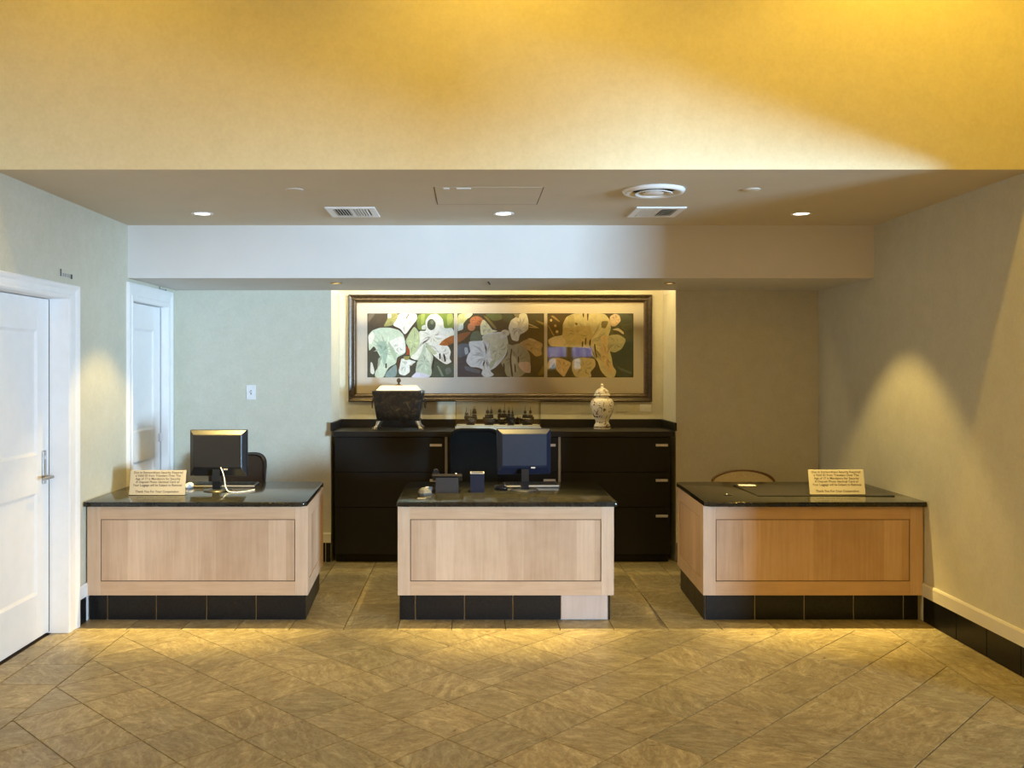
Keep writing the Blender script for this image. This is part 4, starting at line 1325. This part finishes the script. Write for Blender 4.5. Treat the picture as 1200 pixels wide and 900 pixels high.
mouse(bx(222, 6.60), 6.60, M_WHITEPL, 'white computer mouse between the notice card and the monitor')
mouse(bx(587, 6.50), 6.50, M_PLASTIC, 'black computer mouse beside the dark pen cup', 1.2)

# white cable of the left monitor
yc = 6.40
pts = [(bx(258.5, yc), yc + 0.004, EYE - (548 - 430) * yc / 1066), (bx(262, yc), yc - 0.02, EYE - (553 - 430) * yc / 1066), (bx(264.5, yc), yc - 0.03, EYE - (561 - 430) * yc / 1066),
       (bx(266.5, yc), yc - 0.05, EYE - (569 - 430) * yc / 1066), (bx(271, yc), yc - 0.07, GZ1 + 0.008), (bx(279, yc), yc - 0.075, GZ1 + 0.004), (bx(290, yc), yc - 0.03, GZ1 + 0.004), (bx(296, yc), yc + 0.06, GZ1 + 0.004)]
pts = [Vector(p) for p in pts]
sm = []
for i in range(len(pts) - 1):
    p0, p1, p2, p3 = pts[max(i - 1, 0)], pts[i], pts[i + 1], pts[min(i + 2, len(pts) - 1)]
    for k in range(5):
        s = k / 5
        sm.append(0.5 * ((2 * p1) + (p2 - p0) * s + (2 * p0 - 5 * p1 + 4 * p2 - p3) * s * s + (3 * p1 - p0 - 3 * p2 + p3) * s ** 3))
sm.append(pts[-1])
solo('monitor_cable', MB().tube(sm, 0.0036, 6), M_WHITEPL, 'white cable hanging behind the monitor by the doors', 'cable', tuple(pts[4]), smooth=True)

# notice cards
TEXT = ["Due to Extraordinary Security Required", "a Valid ID from Travelers Over The", "Age of 17 is Mandatory for Security",
        "A Deposit Photo Identical Card or", "Your Luggage will be Subject to Removal", "", "Thank You For Your Cooperation"]


def text_mesh(lines, width, lead, top, mat):
    verts, faces = [], []
    dg = None
    for i, s in enumerate(lines):
        if not s:
            continue
        cu = bpy.data.curves.new('txt', 'FONT')
        cu.body = s
        cu.size = lead * 0.98
        cu.align_x = 'CENTER'
        cu.resolution_u = 2
        cu.offset = 0.0004
        ob = bpy.data.objects.new('txt', cu)
        C.objects.link(ob)
        dg = bpy.context.evaluated_depsgraph_get()
        me = bpy.data.meshes.new_from_object(ob.evaluated_get(dg))
        xs = [v_.co.x for v_ in me.vertices]
        k = min(1.0, width / (max(xs) - min(xs)))
        off = len(verts)
        for v_ in me.vertices:
            verts.append((v_.co.x * k, v_.co.y + top - i * lead, 0))
        for p in me.polygons:
            faces.append([off + q_ for q_ in p.vertices])
        bpy.data.objects.remove(ob)
        bpy.data.meshes.remove(me)
        bpy.data.curves.remove(cu)
    me = bpy.data.meshes.new('lettering')
    me.from_pydata(verts, [], faces)
    me.materials.append(mat)
    return me


def notice(x0, x1, y, label, rz):
    wd = x1 - x0
    r = thing('notice_card', label, 'sign', ((x0 + x1) / 2, y, GZ1), rz)
    h, lean, th_ = 0.165, 0.036, 0.004
    L = math.hypot(h, lean)
    ang = math.atan2(h, lean)
    part('holder_foot', MB().box(-wd / 2, wd / 2, -0.004, 0.075, 0.0, 0.003, 0.001), M_ACRYLIC, r, world=False)
    part('holder_prop', MB().prism([(0.071, 0.0032), (0.075, 0.0032), (lean + th_ * 1.6, h * 0.96), (lean + th_ * 0.6, h * 0.96)], -wd / 2, wd / 2, axis='x'), M_ACRYLIC, r, world=False)
    card = put('card', MB().box(-wd / 2, wd / 2, 0.0, L, -th_, 0.0, 0.0006).mesh('card', M_PAPER), r, (0, 0, 0.0035), (ang, 0, 0))
    put('lettering', text_mesh(TEXT, wd * 0.88, L * 0.128, L * 0.865, M_INK), card, (0, 0, 0.0004))['kind'] = 'stuff'
    return r


notice(bx(151.1, 6.19), bx(216.5, 6.19), 6.19, 'cream printed notice card on the desk by the doors', 0.0)
notice(bx(948.8, 6.19), bx(1014, 6.19), 6.185, 'cream printed notice card standing on the black pad', 0.0)

# black pad on the right desk, with a white slab standing in for a glint
solo('desk_pad', MB().prism(rounded_outline([(1.94, 6.155), (2.87, 6.155), (2.87, 6.74), (1.94, 6.74)], [0.01] * 4), GZ1, GZ1 + 0.0045, 0.001), plain('black_pad', (0.012, 0.011, 0.010), 0.28),
     'flat black pad lying on the desk by the papered wall', 'desk pad', (2.40, 6.45, GZ1))
for o in C.objects:
    if o.name.startswith('notice_card') and o.location.x > 0:
        o.location.z = GZ1 + 0.0045
solo('pad_glint', MB().prism([(1.965, 6.66), (2.085, 6.655), (2.088, 6.715), (1.968, 6.72)], GZ1 + 0.0046, GZ1 + 0.0066), M_WHITEPL, 'small white slab standing in for a glint on a corner of the black pad', 'card', (2.02, 6.69, GZ1 + 0.0046))
solo('cable_grommet', MB().lathe([(0.030, 0.0), (0.030, 0.003), (0.024, 0.004), (0.022, 0.002)], 20), M_PLASTIC, 'round black cable grommet set in the granite beside the black pad', 'grommet', (bx(852, 6.24), 6.22, GZ1 + 0.0003), smooth=True, world=False)

# desk phone on the middle desk
px_, py_ = bx(524, 6.33), 6.33
r = thing('desk_phone', 'dark desk phone on a tall wedge stand on the free-standing desk', 'phone', (px_, py_, GZ1))
part('stand', MB().loft([[(-0.080, -0.012, 0.0), (0.080, -0.012, 0.0), (0.080, 0.13, 0.0), (-0.080, 0.13, 0.0)], [(-0.078, -0.004, 0.105), (0.078, -0.004, 0.105), (0.078, 0.10, 0.072), (-0.078, 0.10, 0.072)]]), plain('taupe_black_plastic', (0.030, 0.024, 0.022), 0.5), r, world=False)
bd = part('console', MB().prism([(-0.030, 0.118), (-0.026, 0.134), (0.13, 0.085), (0.128, 0.066)], -0.104, 0.104, axis='x'), M_PLASTIC, r, world=False)
kp = MB()
for i in range(3):
    for j in range(4):
        kp.box(0.0 + i * 0.026, 0.02 + i * 0.026, 0.03 + j * 0.02, 0.045 + j * 0.02, 0.125 - 0.0063 * j - 0.011, 0.131 - 0.0063 * j - 0.011)
part('keypad', kp, M_GREYPL, bd, world=False)
part('handset', MB().tube([(-0.078, -0.015, 0.142), (-0.078, 0.01, 0.146), (-0.078, 0.06, 0.142), (-0.078, 0.10, 0.122), (-0.078, 0.125, 0.112)], [0.022, 0.020, 0.014, 0.018, 0.022], 10), M_PLASTIC, r, True, world=False)
part('message_lamp', MB().lathe([(0.006, 0.0), (0.006, 0.006), (0.003, 0.009)], 10, (0.062, -0.018, 0.130)), M_WHITEPL, r, True, world=False)
co = []
for i in range(60):
    s = i / 59
    co.append((-0.105 - 0.075 * s * (1 - 0.3 * s), 0.02 - 0.03 * s + 0.012 * math.cos(s * 50), 0.021 + 0.014 * math.sin(s * 50) + 0.02 * (1 - s) * s))
part('coiled_cord', MB().tube(co, 0.004, 5), M_GREYPL, r, True, world=False)
solo('crumpled_paper', MB().loft([[(0.045 * (1 + 0.25 * math.sin(3 * a + 1)) * s * math.cos(a), 0.035 * (1 + 0.2 * math.cos(4 * a)) * s * math.sin(a), z) for a in [2 * PI * i / 12 for i in range(12)]] for z, s in ((0.0, 0.9), (0.015, 1.0), (0.035, 0.75), (0.05, 0.35))]),
     plain('grey_paper', (0.12, 0.115, 0.10), 0.8), 'small crumpled grey paper beside the desk phone', 'paper', (bx(497, 6.24), 6.22, GZ1), world=False)
solo('paper_scrap', MB().prism([(-0.03, -0.012), (0.026, -0.016), (0.03, 0.012), (-0.024, 0.016)], 0.0, 0.0015), M_PAPER, 'tiny paper scrap lying near the granite edge before the phone', 'paper', (bx(494, 6.05), 6.05, GZ1 + 0.0002), world=False)

# pen cup
r = thing('pen_cup', 'square black pen cup with a grey rim beside the phone', 'cup', (bx(559.3, 6.36), 6.38, GZ1))
s0, s1, hh = 0.048, 0.049, 0.130
part('cup', MB().loft([[(-s0, -s0, 0.0), (s0, -s0, 0.0), (s0, s0, 0.0), (-s0, s0, 0.0)], [(-s1, -s1, hh), (s1, -s1, hh), (s1, s1, hh), (-s1, s1, hh)],
                       [(-0.042, -0.042, hh), (0.042, -0.042, hh), (0.042, 0.042, hh), (-0.042, 0.042, hh)], [(-0.041, -0.041, 0.02), (0.041, -0.041, 0.02), (0.041, 0.041, 0.02), (-0.041, 0.041, 0.02)]]), M_DAYTINT, r, world=False)
rm = MB()
for a, b, c_, d_ in ((-s1, s1, -s1, -0.042), (-s1, s1, 0.042, s1), (-s1, -0.042, -0.042, 0.042), (0.042, s1, -0.042, 0.042)):
    rm.box(a, b, c_, d_, hh + 0.0003, hh + 0.006)
part('rim', rm, M_GREYPL, r, world=False)


# ------------------------------------------------------------------ chairs behind the desks
def office_chair(x, y, ztop, wd, mat, label, seat_z=0.46, rz=0.0, piping=None):
    r = thing('office_chair', label, 'chair', (x, y, 0), rz)
    h = wd / 2
    part('seat', MB().prism(rounded_outline([(-h, -0.26), (h, -0.26), (h * 0.92, 0.17), (-h * 0.92, 0.17)], [0.07] * 4), seat_z - 0.08, seat_z, 0.025, 3), mat, r, True, world=False)
    # curved padded back, thicker in the middle, rounded top corners
    out = rounded_outline([(-h * 0.94, seat_z + 0.08), (h * 0.94, seat_z + 0.08), (h, ztop), (-h, ztop)], [0.08, 0.08, 0.10, 0.10], 5)
    rings = []
    for dy, s in ((0.0, 0.90), (-0.018, 0.96), (0.0, 1.0), (0.035, 1.0), (0.058, 0.95), (0.064, 0.80)):
        zc_ = (seat_z + 0.08 + ztop) / 2
        rings.append([(px * s, 0.17 + dy + 0.10 * (pz - seat_z) / 0.6 - 0.35 * (px / h) ** 2 * 0.10, zc_ + (pz - zc_) * s) for px, pz in out])
    bk = part('backrest', MB().loft(rings), mat, r, True, world=False)
    if piping:
        part('piping', MB().tube([(px * 1.003, 0.17 + 0.018 + 0.10 * (pz - seat_z) / 0.6 - 0.35 * (px / h) ** 2 * 0.10, pz) for px, pz in out + out[:1]], 0.006, 6), piping, bk, True, world=False)
    part('back_bracket', MB().tube([(0, 0.10, seat_z - 0.085), (0, 0.24, seat_z - 0.06), (0, 0.285, seat_z + 0.10), (0, 0.30, seat_z + 0.22)], 0.022, 8), M_PLASTIC, r, True, world=False)
    part('gas_column', MB().lathe([(0.028, 0.09), (0.028, 0.24), (0.018, 0.245), (0.018, seat_z - 0.082)], 14), M_PLASTIC, r, True, world=False)
    for k in range(5):
        a = 2 * PI * k / 5 + 0.3
        lg = part('leg', MB().tube([(0.02 * math.cos(a), 0.02 * math.sin(a), 0.105), (0.15 * math.cos(a), 0.15 * math.sin(a), 0.09), (0.24 * math.cos(a), 0.24 * math.sin(a), 0.07)], [0.026, 0.02, 0.015], 8), M_PLASTIC, r, True, world=False)
        cx, cy = 0.24 * math.cos(a), 0.24 * math.sin(a)
        ct = Vector((-math.sin(a), math.cos(a), 0)) * 0.02
        part('caster', MB().tube([(cx - ct.x, cy - ct.y, 0.028), (cx + ct.x, cy + ct.y, 0.028)], 0.027, 12), M_PLASTIC, lg, True, world=False)
    return r


office_chair(bx(276, 7.35), 7.20, 0.955, 0.47, M_LEATHER, 'dark brown leather office chair behind the desk by the doors', piping=plain('dark_piping', (0.008, 0.006, 0.005), 0.4))
office_chair(bx(557, 7.4), 7.25, 1.150, 0.43, M_BLACKFAB, 'high-backed black office chair behind the free-standing desk')

cxr = bx(874.5, 7.35)
r = thing('armless_chair', 'dark wood rimmed chair with a low rounded woven back', 'chair', (cxr, 7.22, 0))
hw = 0.255
part('seat', MB().prism(rounded_outline([(-0.23, -0.22), (0.23, -0.22), (0.21, 0.20), (-0.21, 0.20)], [0.06] * 4), 0.42, 0.47, 0.015, 2), M_WEAVE, r, True, world=False)
arc = []
for i in range(19):
    a = PI * i / 18
    arc.append((hw * math.cos(a), 0.21 + 0.03 * math.sin(a), 0.715 + 0.094 * math.sin(a) ** 0.9))
rim = [(hw * 0.92, 0.19, 0.46)] + [(hw * 0.98, 0.20, 0.60)] + arc + [(-hw * 0.98, 0.20, 0.60), (-hw * 0.92, 0.19, 0.46)]
part('back_rim', MB().tube(rim, 0.010, 8), M_DKWOOD, r, True, world=False)
out = [(p[0] * 0.97, p[2] - 0.004) for p in rim]
part('woven_back', MB().loft([[(a, 0.205 + dy + 0.03 * max(0, (z - 0.46) / 0.35), z) for a, z in out] for dy in (-0.004, 0.006)]), M_WEAVE, r, world=False)
for sx in (-1, 1):
    part('leg', MB().tube([(sx * 0.20, -0.19, 0.42), (sx * 0.21, -0.21, 0.0)], [0.02, 0.014], 8), M_DKWOOD, r, True, world=False)
    part('leg', MB().tube([(sx * 0.19, 0.18, 0.46), (sx * 0.20, 0.24, 0.0)], [0.02, 0.014], 8), M_DKWOOD, r, True, world=False)

# ------------------------------------------------------------------ ceiling fittings
HS = (ZS - EYE) * 1066.0


def cpos(px, py):
    Y = HS / (430.0 - py)
    return bx(px, Y), Y


LY = 6.16
for px, lab in ((237, 'lit recessed downlight over the desk by the doors'), (590, 'lit recessed downlight over the free-standing desk'), (939, 'lit recessed downlight over the desk by the papered wall')):
    x = bx(px, LY)
    r = thing('downlight', lab, 'lamp', (x, LY, ZS - 0.006), 0.0, 'recessed downlights in the lowered ceiling')
    part('trim_ring', MB().lathe([(0.050, 0.0055), (0.072, 0.0055), (0.072, 0.002), (0.066, 0.0), (0.056, 0.0), (0.050, 0.003)], 32, cap=False), M_WHITE, r, True, world=False)
    part('lens', MB().lathe([(0.0, 0.0035), (0.030, 0.0035), (0.0500, 0.0035)], 28, cap=False), M_LAMP, r, True, world=False)
    for (ang, pw, bl) in ((79, 74, 0.35), (47, 620, 1.0)):
        lamp('downlight_beam', 'SPOT', (x, LY, ZS - 0.02), pw, WARM2, target=(x, LY, 0), spot_size=math.radians(ang), spot_blend=bl, shadow_soft_size=0.016)

for px, lab in ((345, 'small round blank cover in the lowered ceiling near the square vent'), (880, 'small round blank cover in the lowered ceiling beyond the round diffuser')):
    x, Y = cpos(px, 222)
    r = thing('blank_cover', lab, 'cover', (x, Y, ZS - 0.007), 0.0)
    part('disc', MB().lathe([(0.002, 0.0), (0.034, 0.0), (0.043, 0.002), (0.047, 0.0062)], 28), M_SOFFIT, r, True, world=False)
    part('rim', MB().lathe([(0.0475, 0.0065), (0.053, 0.0062), (0.053, 0.003), (0.0475, 0.0025)], 28, cap=False), M_BULK, r, True, world=False)


def vent(px0, px1, lab):
    x0, Y0 = cpos(px0, 242.2)
    x1, _ = cpos(px1, 242.2)
    Y1 = HS / (430.0 - 253.0)
    r = thing('ceiling_vent', lab, 'vent', ((x0 + x1) / 2, (Y0 + Y1) / 2, ZS - 0.012))
    z0, z1 = ZS - 0.010, ZS - 0.0006
    f = 0.045
    part('backing', MB().box(x0 + f, x1 - f, Y0 + f, Y1 - f, ZS - 0.0025, ZS - 0.0006), M_GAP, r)
    for a, b, c_, d_ in ((x0, x1, Y0, Y0 + f), (x0, x1, Y1 - f, Y1), (x0, x0 + f, Y0 + f, Y1 - f), (x1 - f, x1, Y0 + f, Y1 - f)):
        part('frame', MB().box(a, b, c_, d_, z0, z1, 0.002), M_WHITE, r)
    xm = (x0 + x1) / 2
    part('divider', MB().box(xm - 0.009, xm + 0.009, Y0 + f, Y1 - f, z0, ZS - 0.003), M_WHITE, r)
    n = 6
    for hf, (a, b) in enumerate(((x0 + f, xm - 0.009), (xm + 0.009, x1 - f))):
        for k in range(n):
            c0 = a + (b - a) * (k + 0.2) / n
            t_ = 0.010 if hf == 0 else -0.006
            part('slat', MB().prism([(c0, ZS - 0.003), (c0 + 0.003, ZS - 0.003), (c0 + 0.003 + t_, ZS - 0.012), (c0 + t_, ZS - 0.012)], Y0 + f, Y1 - f, axis='y'), M_WHITE, r)
    return r


vent(380, 439, 'square white louvred air vent in the lowered ceiling towards the doors')
vent(746, 805, 'square white louvred air vent in the lowered ceiling below the round diffuser')

x, Y = cpos(766, 222.5)
r = thing('round_diffuser', 'round white stepped air diffuser in the lowered ceiling', 'vent', (x, Y, ZS - 0.03))
part('outer_ring', MB().lathe([(0.180, 0.029), (0.183, 0.024), (0.175, 0.012), (0.160, 0.006), (0.140, 0.012), (0.125, 0.022), (0.120, 0.029)], 40, cap=False), M_WHITE, r, True, world=False)
part('throat', MB().lathe([(0.0, 0.0285), (0.122, 0.0285)], 40, cap=False), M_GAP, r, world=False)
part('middle_cone', MB().lathe([(0.110, 0.008), (0.105, 0.004), (0.080, 0.018), (0.075, 0.026), (0.082, 0.020)], 36, cap=False), M_WHITE, r, True, world=False)
part('centre_cone', MB().lathe([(0.002, 0.002), (0.050, 0.004), (0.062, 0.010), (0.045, 0.020), (0.040, 0.028)], 32), M_WHITE, r, True, world=False)

# access hatch
xa, Y0 = cpos(508, 219.0)
xb, _ = cpos(638, 218.5)
Y1 = HS / (430.0 - 239.5)
r = thing('access_hatch', 'flush square access hatch with two latches in the lowered ceiling', 'hatch', ((xa + xb) / 2, (Y0 + Y1) / 2, ZS - 0.006))
part('hatch_panel', MB().box(xa + 0.006, xb - 0.006, Y0 + 0.006, Y1 - 0.006, ZS - 0.0016, ZS - 0.0006), M_SOFFIT, r)
gp = MB()
for a, b, c_, d_ in ((xa, xa + 0.006, Y0, Y1), (xb - 0.006, xb, Y0, Y1), (xa, xb, Y1 - 0.006, Y1)):
    gp.box(a, b, c_, d_, ZS - 0.0015, ZS - 0.0003)
part('gap', gp, M_GROOVE, r)
for px, hw_ in ((523, 0.018), (543.5, 0.042)):
    xx = bx(px, Y0 + 0.03)
    part('latch', MB().box(xx - hw_, xx + hw_, Y0 + 0.02, Y0 + 0.045, ZS - 0.007, ZS - 0.0017, 0.002), M_WHITE, r)

# niche lamps under the bulkhead and a slot
for px, lab, pw in ((394, 'small recessed niche lamp under the beam at the casket end', 20), (784.5, 'small recessed niche lamp under the beam at the jar end', 14)):
    Y = (ZB - EYE) * 1066 / (430 - 331.5)
    x = bx(px, Y)
    r = thing('niche_lamp', lab, 'lamp', (x, Y, ZB - 0.008))
    part('collar', MB().lathe([(0.030, 0.0075), (0.046, 0.0075), (0.046, 0.003), (0.040, 0.0), (0.030, 0.002)], 24, cap=False), M_BRASS, r, True, world=False)
    part('lens', MB().lathe([(0.0, 0.005), (0.0305, 0.005)], 24, cap=False), M_LAMP_DIM, r, True, world=False)
    lamp('niche_beam', 'SPOT', (x, Y, ZB - 0.02), pw, WARM2, target=(x - (0.45 if x > 0 else -0.45), 8.2, 1.55), spot_size=math.radians(54), spot_blend=0.6, shadow_soft_size=0.02)
Y = (ZB - EYE) * 1066 / (430 - 331.5)
solo('ceiling_slot', MB().prism([(-0.008, -0.11), (0.004, -0.11), (0.022, 0.11), (0.010, 0.11)], 0.0, 0.003), M_GAP, 'thin dark slot in the underside of the white beam', 'slot', (bx(572, Y), Y, ZB - 0.0035), world=False)

# hidden cove strip in the alcove ceiling
r = thing('cove_light', 'slim strip light hidden in the alcove ceiling above the picture', 'lamp', (0.276, 7.83, 2.43))
part('housing', MB().box(-1.15, 1.70, 7.79, 7.87, 2.445, 2.4595), M_WHITE, r)
part('tube', MB().box(-1.13, 1.68, 7.815, 7.845, 2.432, 2.4445), M_LAMP_DIM, r)
lamp('cove_beam', 'AREA', (-0.50, 7.83, 2.428), 12, (1.0, 0.80, 0.42), target=(-0.50, 8.24, 1.75), shape='RECTANGLE', size=1.2, size_y=0.04)
lamp('cove_beam', 'AREA', (1.0, 7.83, 2.428), 9, (1.0, 0.72, 0.28), target=(1.0, 8.24, 1.75), shape='RECTANGLE', size=1.3, size_y=0.04)

# front lobby downlights wash the header wall; unseen rear pair added as warm fill
for (x, y, pw, ang) in ((2.2, 4.05, 90, 130), (0.2, 4.0, 72, 130), (-1.9, 3.9, 38, 130), (2.0, -3.0, 460, 165), (-1.2, -3.0, 330, 165)):
    r = thing('unseen_downlight', 'unseen recessed warm downlight in the high lobby ceiling', 'lamp', (x, y, ZC - 0.012), 0.0, 'downlights in the high lobby ceiling')
    part('trim_ring', MB().lathe([(0.06, 0.011), (0.09, 0.011), (0.088, 0.002), (0.065, 0.0)], 28, cap=False), M_WHITE, r, True, world=False)
    part('lens', MB().lathe([(0.0, 0.008), (0.062, 0.008)], 24, cap=False), M_LAMP, r, True, world=False)
    lamp('wash_and_fill_beam', 'SPOT', (x, y, ZC - 0.04), pw, WARM, target=(x, y + 0.1, 0), spot_size=math.radians(ang), spot_blend=0.7, shadow_soft_size=0.05)
